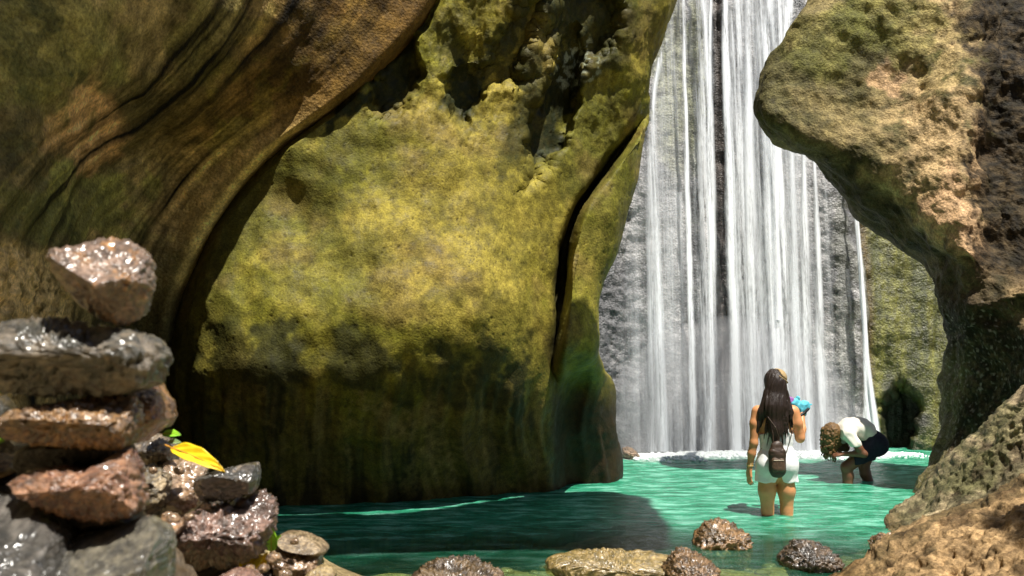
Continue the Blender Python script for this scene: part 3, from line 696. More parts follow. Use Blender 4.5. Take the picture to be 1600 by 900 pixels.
# ---------- stones
SPH = None
def ico(sub):
    import bmesh
    bm = bmesh.new(); bmesh.ops.create_icosphere(bm, subdivisions=sub, radius=1)
    V = np.array([v.co[:] for v in bm.verts]); T = np.array([[v.index for v in f.verts] for f in bm.faces]); bm.free()
    return V, T
ICO = {k: ico(k) for k in (4, 5, 6)}
def poly_radius(poly, ang):
    r = loop_radius(poly, ang, np.zeros(2)); r[r < 1e-6] = np.median(r); return r
def stone(label, poly, Y, depth, mat, c1, c2, cuts=(), seed=0, rough=0.05, lump=0.10, sub=5, group=None, exps=(0.62, 0.75), name='stone', speck=None, cat='stone', spots=None, yaw=0):
    """rounded stone whose outline in the x-z plane follows poly (photo pixels at distance Y), with real depth (metres, half)"""
    pw = W([p[0] for p in poly], [p[1] for p in poly], Y)[:, [0, 2]]
    cen = (pw.max(0) + pw.min(0)) / 2; q = pw - cen
    D, T = ICO[sub]
    ang = np.linspace(-math.pi, math.pi, 181); rr = poly_radius(q, ang)
    k = np.array([1, 2, 3, 2, 1.]); k /= k.sum(); rp = np.concatenate([rr[-5:-1], rr, rr[1:5]]); rr = np.convolve(rp, k, 'same')[4:-4]
    phi = np.arctan2(D[:, 2], D[:, 0]); s = np.sqrt(D[:, 0] ** 2 + D[:, 2] ** 2)
    R = np.interp(phi, ang, rr)
    m = R * s ** exps[0]; y = depth * np.sign(D[:, 1]) * np.abs(D[:, 1]) ** exps[1]
    V = np.stack([m * np.cos(phi), y, m * np.sin(phi)], -1)
    size = rr.mean()
    for cn, off in cuts:
        n = np.array(cn, float); n /= np.linalg.norm(n)
        ext = (V @ n).max(); lim = ext * off
        d = V @ n - lim
        V = V - n * (np.where(d > 0, d * 0.97, 0))[:, None]
    U = V / size
    N = D / np.array([np.ptp(q[:, 0]) / 2, depth, np.ptp(q[:, 1]) / 2]); N /= np.linalg.norm(N, axis=1, keepdims=True)
    size = min(size, 1.25 * min(np.ptp(q[:, 1]), np.ptp(q[:, 0])) / 2); U = V / size
    rough *= 1.5
    disp = -.03 + lump * fbm(U * 1.3, 3, seed) + rough * ridged(U * 3.2, 4, seed + 1, .55) + rough * .45 * fbm(U * 11, 3, seed + 2)
    V = V + N * (disp * size)[:, None] * 0.9
    n1 = fbm(U * 1.6, 4, seed + 4); n2 = fbm(U * 7, 4, seed + 5, .6)
    C = mix3(c1, c2, ss(-.35, .4, n1 + .6 * n2))
    if spots: C = mix3(C, spots, ss(.25, .6, fbm(U * 2.3, 4, seed + 8) + .3 * n2))
    C = np.clip(C * np.array((.80, .67, .54)) * (1 + .5 * n2[:, None]), .004, .9)
    me = new_mesh(name, V, T, mat, True, C)
    o = obj(name, me, loc=(cen[0], Y, cen[1]), label=label, cat=cat, group=group)
    return o
M_gloss = rock_mat('wet_glossy_stone', fine=34, bump=0.9, dist=0.02, contrast=(0.35, 1.5), rough=(0.2, 0.5), spec=1.0, coat=1.0)
M_semi = rock_mat('damp_stone', fine=110, bump=0.7, dist=0.006, contrast=(0.4, 1.6), rough=(0.25, 0.6), spec=0.6, coat=0.15)
K1 = (0.05, 0.045, 0.042); K2 = (0.17, 0.15, 0.14)
DN = ((0, -0.75, -0.65), .42)       # face turned down towards the viewer
UPF = ((0.1, -0.55, 0.83), .55)     # face tilted up towards the viewer
CG = 'balanced stones of the tall cairn'
PG = 'loose wet stones piled beside the cairn'
stone('pale pinkish angular stone on the very top of the cairn, black underneath', [(65,432),(75,408),(110,385),(150,368),(182,366),(215,385),(230,400),(233,450),(222,488),(195,506),(120,500),(68,485)], 2.0, .105, M_gloss,
      (0.22, .16, .12), (.40, .31, .27), [((-.55, -.45, -.62), .30), ((.25, -.62, .78), .50), ((.7, -.5, -.5), .75)], 11, .05, .06, 6, CG, spots=(.45, .26, .10))
stone('wide dark grey speckled slab lying second from the top of the cairn', [(-70,520),(0,506),(40,499),(90,501),(150,513),(222,522),(250,543),(250,575),(236,603),(190,613),(60,612),(-70,604)], 2.03, .13, M_gloss,
      (.05, .055, .04), (.22, .21, .18), [((0, -.6, .8), .60), ((0, -.8, -.6), .70)], 12, .10, .06, 6, CG, exps=(.5, .6))
stone('golden brown lumpy stone below the grey slab, third in the cairn', [(8,657),(30,640),(100,630),(160,618),(200,620),(212,640),(212,680),(195,700),(150,700),(60,694),(20,680)], 2.0, .10, M_gloss,
      (.16, .09, .03), (.42, .26, .10), [UPF, ((0, -.7, -.7), .6)], 13, .10, .08, 6, CG)
stone('pointed orange-brown stone wedged behind the right end of the golden stone', [(203,690),(205,622),(220,600),(237,588),(246,606),(262,630),(266,655),(240,676),(222,692)], 2.18, .09, M_gloss, (.18, .08, .03), (.42, .22, .08), [UPF], 14, .05, .06, 5, CG)
stone('flat black filler stone for the shaded gap under the golden stone', [(30,742),(35,700),(60,690),(150,692),(205,694),(205,705),(180,735),(120,748)], 2.1, .085, M_semi, (.03, .028, .022), (.07, .06, .05), [DN], 15, .05, .06, 5, CG)  # added filler, near-black colour stands for the gap's shade
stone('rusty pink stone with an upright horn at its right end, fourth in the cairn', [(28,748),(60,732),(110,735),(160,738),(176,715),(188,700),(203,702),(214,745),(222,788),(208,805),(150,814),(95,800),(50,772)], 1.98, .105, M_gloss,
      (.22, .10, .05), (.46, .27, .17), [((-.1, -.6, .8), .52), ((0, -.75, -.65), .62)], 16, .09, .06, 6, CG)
stone('black filler stone for the shade under the rusty pink stone', [(80,850),(60,800),(95,790),(210,795),(222,815),(205,838),(150,845)], 2.05, .09, M_semi, (.025, .024, .02), (.06, .05, .04), [DN], 17, .05, .06, 5, CG)  # added filler, coloured black as the shade under the stone above
stone('blue-grey boulder cut off by the left edge, shiny flat top below the rusty stone', [(-110,775),(0,780),(40,800),(88,842),(96,900),(100,980),(-110,980)], 1.9, .16, M_gloss, (.06, .065, .065), (.17, .18, .19), [((.05, -.55, .83), .38), ((0, -1, -.1), .72)], 18, .035, .05, 6, CG, exps=(.45, .5))
stone('squared grey block at the foot of the cairn, pale patch on its top edge', [(92,860),(110,838),(165,832),(212,812),(250,832),(256,860),(248,980),(92,980)], 1.95, .14, M_gloss, (.08, .085, .075), (.20, .21, .18), [((-.15, -.5, .85), .45), ((0, -1, -.05), .75)], 19, .03, .05, 6, CG, exps=(.42, .45))
stone('small tan stone at the left edge of the picture, level with the dark gap', [(-50,705),(0,712),(26,720),(30,732),(12,744),(-50,756)], 2.15, .08, M_semi, (.14, .10, .05), (.38, .28, .17), [UPF], 20, .05, .06, 5, CG)
stone('dark filler stone for the shadow at the left edge under the wide slab', [(-90,622),(0,618),(20,650),(30,700),(0,722),(-90,720)], 2.3, .09, M_semi, (.03, .03, .02), (.08, .07, .04), [DN], 21, .05, .06, 5, CG)  # added filler, shadow below the slab put into its dark colour
stone('broad black filler stone for the shade closing the left of the cairn above the blue-grey boulder', [(-90,742),(40,738),(95,780),(90,850),(40,830),(0,800),(-90,790)], 2.2, .1, M_semi, (.03, .03, .025), (.07, .06, .05), [DN], 22, .05, .06, 5, CG)  # added filler, blackened to pass for shade between the stones
# pile to the right of the cairn
P = 3.1
stone('black and white mottled stone just right of the golden cairn stone', [(195,692),(213,678),(250,680),(274,700),(270,725),(246,735),(214,726)], P + .1, .10, M_gloss, (.07, .06, .05), (.42, .38, .32), [UPF, ((0, -.7, -.7), .5)], 31, .11, .05, 5, PG)
stone('small maroon stone behind the pointed orange stone', [(240,626),(266,630),(274,650),(262,668),(240,662)], P, .06, M_gloss, (.14, .06, .05), (.40, .24, .20), [UPF], 32, .08, .06, 5, PG)
stone('upright grey pebbly stone beside the rusty pink stone', [(200,733),(232,727),(262,743),(270,778),(250,804),(222,810),(200,800)], P - .02, .10, M_semi, (.10, .09, .06), (.33, .30, .22), [UPF], 33, .10, .05, 5, PG)
stone('orange and white stone just under the yellow leaf', [(248,742),(262,722),(290,718),(322,730),(316,782),(295,802),(264,792)], P + .05, .09, M_gloss, (.30, .19, .09), (.52, .42, .33), [((.1, -.75, .6), .55)], 34, .08, .08, 5, PG)
stone('black wedge-shaped stone with a shiny end on top of the big purple stone', [(307,762),(310,744),(345,735),(375,727),(400,723),(403,748),(395,770),(350,782),(318,784)], P - .12, .09, M_gloss, (.025, .028, .025), (.09, .085, .075), [((0, -.8, -.55), .55), ((.2, -.6, .8), .7)], 35, .06, .06, 5, PG, exps=(.5, .55), spots=(.35, .33, .30))
stone('large purple-brown pitted stone, the biggest of the pile beside the cairn', [(252,838),(270,815),(330,797),(382,782),(402,768),(420,785),(427,805),(420,832),(408,862),(370,884),(300,886),(262,872)], P - .1, .17, M_gloss, (.13, .08, .06), (.32, .22, .20), [((.15, -.6, .8), .50), ((0, -.6, -.8), .6)], 36, .12, .07, 6, PG)
stone('small flat orange-brown stone under the grey pebbly stone', [(222,822),(250,811),(290,814),(284,832),(242,838)], P - .25, .07, M_gloss, (.22, .12, .05), (.42, .26, .12), [UPF], 37, .10, .06, 5, PG)
stone('orange stone peeping out at the bottom edge between cairn and purple stone', [(240,940),(243,885),(262,872),(280,884),(276,940)], P - .3, .07, M_gloss, (.35, .17, .06), (.50, .30, .14), [UPF], 38, .06, .06, 5, PG)
stone('flat oval pale stone lying topmost of the small stones by the water', [(433,838),(447,831),(478,836),(506,850),(514,860),(505,866),(470,860),(440,850)], P + .12, .10, M_semi, (.15, .12, .08), (.34, .30, .22), [UPF], 39, .03, .04, 5, PG)
stone('brown stone with a white mottled right half below the flat oval stone', [(423,880),(425,856),(445,847),(470,852),(500,868),(501,888),(480,898),(436,896)], P + .1, .09, M_gloss, (.22, .13, .05), (.45, .35, .26), [UPF], 40, .10, .06, 5, PG)
stone('small yellowish stone at the bottom edge, furthest right of the pile', [(470,930),(478,898),(496,886),(516,886),(525,896),(522,930)], P, .07, M_semi, (.22, .18, .09), (.40, .35, .20), [UPF], 41, .05, .06, 5, PG)
stone('pinkish stone cut off by the bottom edge below the purple stone', [(330,940),(340,902),(365,891),(395,893),(408,906),(410,940)], P - .3, .08, M_gloss, (.25, .14, .12), (.42, .28, .24), [UPF], 42, .06, .06, 5, PG)
stone('black filler stone for the deep shade under the large purple stone', [(250,960),(262,880),(300,875),(400,872),(440,890),(480,960)], P + .1, .14, M_semi, (.025, .024, .02), (.06, .05, .04), [DN], 43, .05, .06, 5, PG)  # added filler, shade at the foot of the pile painted black
stone('dark filler stone for the shaded gap behind the orange and white stone', [(250,830),(240,780),(275,760),(330,770),(350,800),(320,830)], P + .25, .12, M_semi, (.035, .03, .025), (.08, .07, .05), [DN], 44, .05, .06, 5, PG)  # added filler behind the gap, its shade painted dark
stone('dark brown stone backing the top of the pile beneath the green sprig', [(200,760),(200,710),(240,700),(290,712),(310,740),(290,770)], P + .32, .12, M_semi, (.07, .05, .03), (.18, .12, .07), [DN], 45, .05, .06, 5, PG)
for k, (poly, yy) in enumerate([([(-150,1200),(-140,880),(60,850),(260,870),(330,1000),(330,1200)], 2.45), ([(230,1200),(240,950),(330,900),(470,900),(560,960),(620,1200)], 3.35)]):
    stone(['big dark base stone the cairn stands on', 'big dark base stone the loose pile rests on'][k], poly, yy, .32, M_semi, (.04, .035, .025), (.12, .10, .07), [], 50 + k, .05, .08, 5, None)

# rocks in the pool
M_pool = rock_mat('pool_rock', fine=60, bump=0.8, dist=0.012, contrast=(0.45, 1.5), rough=(0.15, 0.45), spec=0.8, coat=.5)
def prock(label, poly, Y, depth, c1, c2, seed, **k):
    return stone(label, poly, Y, depth, M_pool, c1, c2, [((.1, -.2, 1), .55)], seed, .12, .20, 6, 'rocks breaking the pool surface', name='pool_rock', cat='rock', exps=(.7, .7), **k)
prock('rounded brown rock in the water left of the standing woman, nearer the viewer', [(1085,848),(1094,834),(1110,822),(1130,814),(1150,820),(1164,834),(1170,848),(1160,880),(1095,880)], 6.42, .24, (.10, .07, .03), (.30, .20, .10), 61)
prock('dark grey low rock in the water in front of the standing woman', [(1222,876),(1232,862),(1255,848),(1275,848),(1298,862),(1310,876),(1290,900),(1240,900)], 5.78, .22, (.04, .035, .03), (.14, .11, .08), 62)
prock('long flat yellowish rock shelf awash at the bottom centre of the pool', [(850,882),(862,872),(900,867),(960,865),(1030,868),(1060,874),(1066,884),(1040,905),(880,905)], 5.62, .22, (.20, .17, .06), (.38, .32, .15), 63)
prock('knobbly brown rock at the right end of the yellowish shelf', [(1040,892),(1048,880),(1062,864),(1082,860),(1100,874),(1118,888),(1120,900),(1080,930)], 5.45, .24, (.09, .06, .03), (.26, .18, .10), 64)
prock('dark dome-shaped rock at the bottom edge left of the yellowish shelf', [(648,900),(664,888),(700,880),(745,880),(772,892),(785,905),(760,960),(660,960)], 5.25, .28, (.06, .045, .03), (.17, .13, .08), 65)
prock('small pale brown rock at the foot of the waterfall beside the cave wall', [(972,712),(974,702),(982,699),(992,704),(998,712),(985,720)], 11.9, .2, (.2, .15, .09), (.4, .3, .2), 66)
prock('low brown rock under the edge of the right bank', [(1362,868),(1374,846),(1400,838),(1430,848),(1440,872),(1400,900)], 6.3, .24, (.12, .08, .04), (.34, .23, .12), 67)
# gravel in the shallows along the bottom edge
rs = np.random.RandomState(9); vs, tt, cc, off = [], [], [], 0
for k in range(420):
    x, y = rs.uniform(-.6, 2.4), 5.0 + abs(rs.normal(0, .55))
    s = rs.uniform(.012, .05)
    v = SV * s * np.array([1.3, 1.1, .6]) * (1 + .15 * rs.rand(len(SV), 1)); z = bed_z(np.array([[x]]), np.array([[y]]))[0, 0]
    vs.append(v + np.array([x, y, z + s * .25])); tt.append(ST + off); off += len(SV)
    b = rs.uniform(.6, 1.4); cc.append(np.tile(np.array([.24, .18, .09]) * b, (len(SV), 1)))
me = new_mesh('gravel', np.concatenate(vs), np.concatenate(tt), M_pool, True, np.concatenate(cc))
obj('gravel', me, label='brown gravel under the shallow water along the front of the pool', cat='gravel', kind='stuff')

# small pebbles lodged in the gaps of the pile
rs = np.random.RandomState(12)
for k, (px, py, Yp, sz) in enumerate([(272, 812, 2.85, 9), (296, 808, 2.85, 6), (262, 806, 2.9, 7), (232, 812, 2.8, 6), (322, 790, 2.95, 6), (428, 872, 2.98, 9), (412, 888, 2.95, 7), (446, 898, 2.95, 8), (388, 890, 2.9, 8), (460, 846, 3.1, 5), (280, 735, 3.05, 6), (240, 735, 3.0, 5)]):
    ang = np.linspace(0, 2 * math.pi, 9)[:-1]; rad = sz * (1 + .25 * rs.rand(8))
    desc = ['wedged under the purple stone beside the orange one', 'tucked on top of the purple stone edge', 'left of the purple stone top', 'beside the flat orange-brown stone', 'in the gap under the black wedge', 'beside the brown and white stone', 'next to the yellow leaf at the bottom edge', 'at the foot of the brown and white stone', 'under the purple stone near the bottom edge', 'resting beneath the flat oval stone', 'under the base of the large yellow leaf', 'above the upright grey pebbly stone'][k]
    stone('tiny brown pebble ' + desc, [(px + rad[i] * math.cos(ang[i]) * 1.3, py + rad[i] * math.sin(ang[i])) for i in range(8)], Yp, sz / F_PX * Yp, M_gloss, (.14, .09, .05), (.42, .30, .18), [], 70 + k, .05, .1, 4, 'pebbles in the gaps of the pile', name='pebble', cat='pebble')

# ---------- leaves
def leaf(label, base, tip, Y, Y2, width, col, curl=0.25, fold=0.3, petiole=0.12, side=1, parent=None, back=None):
    a = W(base[0], base[1], Y); b = W(tip[0], tip[1], Y2); L = np.linalg.norm(b - a); d = (b - a) / L
    s = np.cross(d, np.array([0.15, -0.75, 0.62])); s /= np.linalg.norm(s); n = np.cross(s, d)
    nr, nc = 26, 13
    t = np.linspace(0, 1, nr)[:, None]; u = np.linspace(-1, 1, nc)[None]
    w = width * np.sin(np.pi * np.clip(t, 0, 1) ** .8) ** .75 * (1 - .15 * t)
    V = a + d * (t * L)[..., None] + s * (u * w / 2)[..., None] + n * ((np.abs(u) ** 1.3 * fold * w / 2 + curl * L * (0.25 - (t - .5) ** 2)) + .012 * L * np.sin(u * 9 + t * 20))[..., None]
    V2 = V - n * 0.0009
    n_ = nr * nc; Fq = gridfaces(nr, nc)
    edge = np.concatenate([np.arange(nc), np.arange(nc - 1, n_, nc)[1:], np.arange(n_ - nc, n_)[::-1][1:], np.arange(0, n_, nc)[::-1][1:]])
    E = np.stack([edge[:-1], edge[1:], edge[1:] + n_, edge[:-1] + n_], -1)
    me = new_mesh('leaf', np.concatenate([V.reshape(-1, 3), V2.reshape(-1, 3)]), np.concatenate([Fq, Fq[:, ::-1] + n_, E]), col, True)
    if parent: return obj('leaf', me, parent)
    o = obj('leaf', me, label=label, cat='leaf')
    # midrib and stalk
    k = np.linspace(-petiole, .95, 20); ring = np.linspace(0, 2 * math.pi, 7)[:-1]
    cen = a + d * (k * L)[:, None] + n * (curl * L * (0.25 - (np.clip(k, 0, 1) - .5) ** 2) + .0012)[:, None]
    rad = L * .012 * (1.15 - k)
    VV = cen[:, None] + rad[:, None, None] * (np.cos(ring)[None, :, None] * s + np.sin(ring)[None, :, None] * n)
    i = np.arange(20 * 6).reshape(20, 6); i2 = np.roll(i, -1, 1)
    Fm = np.stack([i[:-1], i[1:], i2[1:], i2[:-1]], -1).reshape(-1, 4)
    obj('midrib', new_mesh('midrib', VV, Fm, M_rib), o)
    return o
def leaf_mat(name, c1, c2):
    M = NT(name); tc = M.n('ShaderNodeTexCoord'); nn = M.n('ShaderNodeTexNoise', i_Scale=26.0, i_Detail=4.0); M.l(tc.outputs['Object'], nn.inputs['Vector'])
    r = M.ramp(nn.outputs[0], [(.35, c1), (.7, c2)]); M.l(r.outputs[0], M.b.inputs['Base Color']); M.b.inputs['Roughness'].default_value = .4
    M.b.inputs['Subsurface Weight'].default_value = 0.0
    return M.m
M_yl = leaf_mat('yellow_leaf', (.75, .48, .01), (.80, .62, .02)); M_gl = leaf_mat('green_leaf', (.16, .42, .02), (.30, .60, .03)); M_rib = plain('leaf_rib', (.42, .20, .03), .5)
leaf('large fallen yellow leaf leaning on the stones at the top of the pile', (268, 700), (352, 738), 3.02, 2.92, .066, M_yl, .16, .6)
leaf('small bright green leaf standing above the mottled stone', (254, 678), (283, 680), 3.12, 3.10, .036, M_gl, .2, .3)
leaf('pale green leaf half hidden under the small bright green leaf', (262, 690), (284, 692), 3.16, 3.14, .022, leaf_mat('grey_green_leaf', (.16, .25, .10), (.25, .36, .15)), .2, .3)
leaf('bright green leaf sprouting beside the right end of the purple stone', (424, 862), (424, 822), 3.05, 3.02, .045, M_gl, .2, .3)
leaf('light green leaf drooping towards the small brown stone', (420, 858), (440, 836), 3.1, 3.05, .028, M_gl, .2, .3)
leaf('yellow leaf lying at the bottom edge below the purple stone', (374, 892), (412, 868), 2.95, 3.0, .06, M_yl, .1, .3)
leaf('narrow yellow leaf hanging beside the brown stone near the bottom edge', (404, 896), (418, 862), 3.0, 3.0, .035, M_yl, .15, .3)
leaf('green leaf tip low at the left edge beside the golden cairn stone', (-14, 700), (8, 688), 2.25, 2.2, .03, M_gl, .1, .3)
# ---------- people: one smooth surface per body, grown from blended round cones on a grid
def surface_nets(D, org, h):
    ins = D < 0
    nx, ny, nz = D.shape
    c = np.zeros((nx - 1, ny - 1, nz - 1), np.int8)
    for i in (0, 1):
        for j in (0, 1):
            for k in (0, 1): c += ins[i:nx - 1 + i, j:ny - 1 + j, k:nz - 1 + k]
    act = np.argwhere((c > 0) & (c < 8)); idx = -np.ones(c.shape, np.int32); idx[act[:, 0], act[:, 1], act[:, 2]] = np.arange(len(act))
    corners = [(i, j, k) for i in (0, 1) for j in (0, 1) for k in (0, 1)]
    val = {q: D[act[:, 0] + q[0], act[:, 1] + q[1], act[:, 2] + q[2]] for q in corners}
    acc = np.zeros((len(act), 3)); cnt = np.zeros(len(act))
    for q in corners:
        for ax in range(3):
            if q[ax] == 0:
                r = list(q); r[ax] = 1; r = tuple(r)
                a, b = val[q], val[r]; m = (a < 0) != (b < 0)
                t = np.where(m, a / np.where(m, a - b, 1), 0)
                p = np.array(q, float)[None].repeat(len(act), 0); p[:, ax] = t
                acc += p * m[:, None]; cnt += m
    V = (act + acc / cnt[:, None]) * h + org
    F = []
    for ax in range(3):
        sl0 = [slice(None)] * 3; sl1 = [slice(None)] * 3; sl0[ax] = slice(0, -1); sl1[ax] = slice(1, None)
        a = ins[tuple(sl0)]; b = ins[tuple(sl1)]; e = np.argwhere(a != b)
        o1, o2 = [(1, 2), (2, 0), (0, 1)][ax]
        ok = (e[:, o1] > 0) & (e[:, o2] > 0) & (e[:, o1] < idx.shape[o1]) & (e[:, o2] < idx.shape[o2]); e = e[ok]
        d1 = np.zeros(3, int); d1[o1] = 1; d2 = np.zeros(3, int); d2[o2] = 1
        def I(x): return idx[x[:, 0], x[:, 1], x[:, 2]]
        q = np.stack([I(e - d1 - d2), I(e - d2), I(e), I(e - d1)], 1)
        fl = a[tuple(e.T)]; q[~fl] = q[~fl][:, ::-1]; F.append(q)
    return V, np.concatenate(F)
class Body:
    """collects round cones (a, b, ra, rb) with smooth union, optional flattening along an axis"""
    def __init__(s): s.p = []
    def c(s, a, b, ra, rb=None, k=0.02, flat=(1, 1, 1), cut=False): s.p.append((np.array(a, float), np.array(b, float), ra, ra if rb is None else rb, k, np.array(flat, float), cut)); return s
    def build(s, h, fn=None, clip=None):
        pts = np.array([q for p in s.p if not p[6] for q in (p[0] - max(p[2], p[3]) * p[5].max(), p[0] + max(p[2], p[3]) * p[5].max(), p[1] - max(p[2], p[3]) * p[5].max(), p[1] + max(p[2], p[3]) * p[5].max())])
        lo = pts.min(0) - 4 * h; hi = pts.max(0) + 4 * h; n = np.ceil((hi - lo) / h).astype(int)
        D = np.full(n, 1.0, np.float32); ax = [lo[i] + np.arange(n[i]) * h for i in range(3)]
        for a, b, ra, rb, k, fl, cut in s.p:
            m = max(ra, rb) * fl.max() + 0.05 + k
            l2 = np.minimum(a, b) - m; h2 = np.maximum(a, b) + m
            sl = tuple(slice(max(0, int((l2[i] - lo[i]) / h)), min(n[i], int((h2[i] - lo[i]) / h) + 1)) for i in range(3))
            if any(q.stop <= q.start for q in sl): continue
            G = np.stack(np.meshgrid(*[ax[i][sl[i]] for i in range(3)], indexing='ij'), -1).astype(np.float32)
            ba = (b - a) / fl; pa = (G - a) / fl; t = np.clip((pa @ ba) / max(ba @ ba, 1e-9), 0, 1)
            d = (np.linalg.norm(pa - t[..., None] * ba, axis=-1) - (ra + (rb - ra) * t)) * fl.min() ** .5
            cur = D[sl]
            if cut: D[sl] = np.maximum(cur, -d)
            else:
                hh = np.clip(.5 + .5 * (cur - d) / k, 0, 1); D[sl] = cur * (1 - hh) + d * hh - k * hh * (1 - hh)
        if fn is not None or clip is not None:
            G = np.stack(np.meshgrid(*ax, indexing='ij'), -1).astype(np.float32)
            if fn is not None: D = D + fn(G)
            if clip is not None: D = np.maximum(D, clip(G))
        return surface_nets(D, lo, h)
def rotz(V, a):
    c, s = math.cos(a), math.sin(a); return V @ np.array([[c, s, 0], [-s, c, 0], [0, 0, 1]])
def skin_mat(name, col, rough=.5):
    M = NT(name); tc = M.n('ShaderNodeTexCoord'); nn = M.n('ShaderNodeTexNoise', i_Scale=14.0, i_Detail=5.0); M.l(tc.outputs['Object'], nn.inputs['Vector'])
    r = M.ramp(nn.outputs[0], [(.3, tuple(x * .86 for x in col)), (.7, tuple(x * 1.1 for x in col))]); M.l(r.outputs[0], M.b.inputs['Base Color'])
    M.b.inputs['Roughness'].default_value = rough; M.b.inputs['Subsurface Weight'].default_value = .08; M.b.inputs['Subsurface Radius'].default_value = (.02, .008, .004)
    return M.m
def hand(B, wrist, d, up, side, r=1.0, curl=(.3, .35, .4, .5), thumb=1, spread=.16):
    """palm plus five separate bent fingers; d = pointing direction, up = back of hand normal, side = towards the thumb"""
    w = np.array(wrist, float); d = np.array(d, float); d /= np.linalg.norm(d)
    up = np.array(up, float); up -= d * (up @ d); up /= np.linalg.norm(up); sd = np.cross(d, up) * side
    pc = w + d * .045 * r
    B.c(w + d * .012 * r + sd * .012 * r, w + d * .075 * r + sd * .026 * r, .016 * r, .013 * r, .012); B.c(w + d * .012 * r - sd * .010 * r, w + d * .07 * r - sd * .026 * r, .016 * r, .012 * r, .012)
    B.c(w + d * .02 * r, w + d * .07 * r, .017 * r, .014 * r, .01)
    for i, (o, ln) in enumerate(((.027, .066), (.009, .075), (-.009, .070), (-.027, .055))):
        p = w + d * .080 * r + sd * o * r; cu = curl[i]; dd = d + sd * (o * spread * 20)
        dd /= np.linalg.norm(dd)
        for s_, (fr, rr) in enumerate(((.45, .0085), (.30, .0078), (.25, .007))):
            a = cu * (s_ + .4); v = dd * math.cos(a) - up * math.sin(a); q = p + v * ln * fr * r
            B.c(p, q, rr * r, rr * .92 * r, .003); p = q
    p = w + d * .028 * r + sd * .03 * r; v = d * .62 + sd * .7 - up * .3; v /= np.linalg.norm(v); q = p + v * .035 * r
    B.c(w + d * .012 * r + sd * .012 * r, p, .014 * r, .012 * r, .008); B.c(p, q, .0115 * r, .0095 * r, .004); B.c(q, q + (d * .85 + sd * .25 - up * .3) * .026 * r, .0095 * r, .008 * r, .003)
def person_part(name, B, h, mat, parent, T, smooth=True, **k):
    V, F = B.build(h, **k); V = T(V)
    return obj(name, new_mesh(name, V, F, mat, smooth), parent)

# ---- standing woman seen from behind
wx, wy = 2.235, 7.58; KN = 0.46     # depth of water at her legs
TW = lambda V: V * np.array([.94, 1, 1])
M_skin = skin_mat('tanned_skin', (.62, .28, .12)); M_hair = plain('dark_brown_hair', (.022, .013, .009), .42, .6, 60, .5, .5, stretch=(4, 4, .4))
M_white = plain('white_cotton', (.80, .80, .80), .85, .06, 40, .2, .25); M_leather = plain('dark_brown_leather', (.045, .026, .016), .5, .4, 50, .5, .35)
woman = obj('person', None, loc=(wx, wy, -KN), label='woman with long dark hair in a white playsuit, standing knee-deep with her back turned', cat='person')
Bw = Body()
# legs (feet on the bed)
for sx, kx in ((-.085, -.095), (.075, .085)):
    s = 1 if sx > 0 else -1
    Bw.c((sx, .01, .80), (kx * .97, .0, .66), .080, .074, .03, (1, 1.08, 1)); Bw.c((kx * .97, .0, .66), (kx * .95, .005, .50), .073, .053, .03)
    Bw.c((kx * .95, .005, .50), (kx * .95, -.012, .34), .054, .053, .02); Bw.c((kx * .95, -.012, .34), (kx * .95, .01, .09), .053, .034, .02)
    Bw.c((kx * .95, -.02, .04), (kx * .95 + s * .02, .15, .022), .036, .024, .02); Bw.c((kx * .95 - s * .01, .15, .02), (kx * .95 + s * .03, .17, .018), .017, .013, .01)
# pelvis, waist, ribcage, shoulders
Bw.c((-.075, -.015, .87), (.075, -.015, .87), .105, .105, .05, (1, .92, 1.05)); Bw.c((-.03, 0, .98), (.03, 0, 1.02), .098, .098, .06, (1.05, .78, 1.1))
Bw.c((-.045, .005, 1.13), (.045, .005, 1.13), .10, .10, .05, (1, .86, 1.1)); Bw.c((-.07, 0, 1.24), (.07, 0, 1.24), .090, .090, .05, (1, .84, 1))
Bw.c((-.14, 0, 1.325), (.14, 0, 1.325), .052, .052, .05, (1, 1, .9)); Bw.c((-.05, -.01, 1.36), (.05, -.01, 1.36), .04, .04, .04)
Bw.c((0, .0, 1.34), (.0, .015, 1.45), .052, .046, .03)
# head, turned a little to her right, with face, nose, chin, ears
Bw.c((0, .0, 1.545), (0, .02, 1.555), .090, .088, .02, (.86, 1, 1.1)); Bw.c((.01, .055, 1.49), (.012, .062, 1.475), .048, .036, .03)
Bw.c((.016, .105, 1.545), (.02, .118, 1.522), .010, .013, .008); Bw.c((.012, .098, 1.492), (.02, .097, 1.492), .012, .012, .006)
Bw.c((-.022, .094, 1.56), (-.018, .094, 1.56), .013, .013, .006); Bw.c((.048, .088, 1.56), (.05, .088, 1.56), .013, .013, .006)
for s in (-1, 1): Bw.c((s * .078, .005, 1.53), (s * .082, 0, 1.56), .012, .016, .006, (.6, 1, 1))
# her left arm (left in the picture) hanging, slightly out
Bw.c((-.165, 0, 1.315), (-.19, -.01, 1.22), .050, .046, .03); Bw.c((-.19, -.01, 1.22), (-.205, -.015, 1.06), .044, .036, .02)
Bw.c((-.205, -.015, 1.06), (-.222, .0, .97), .035, .036, .02); Bw.c((-.222, .0, .97), (-.238, .02, .845), .034, .023, .02)
hand(Bw, (-.238, .02, .845), (-.05, .05, -1), (-1, -.35, 0), 1, .98, (.25, .3, .35, .4))
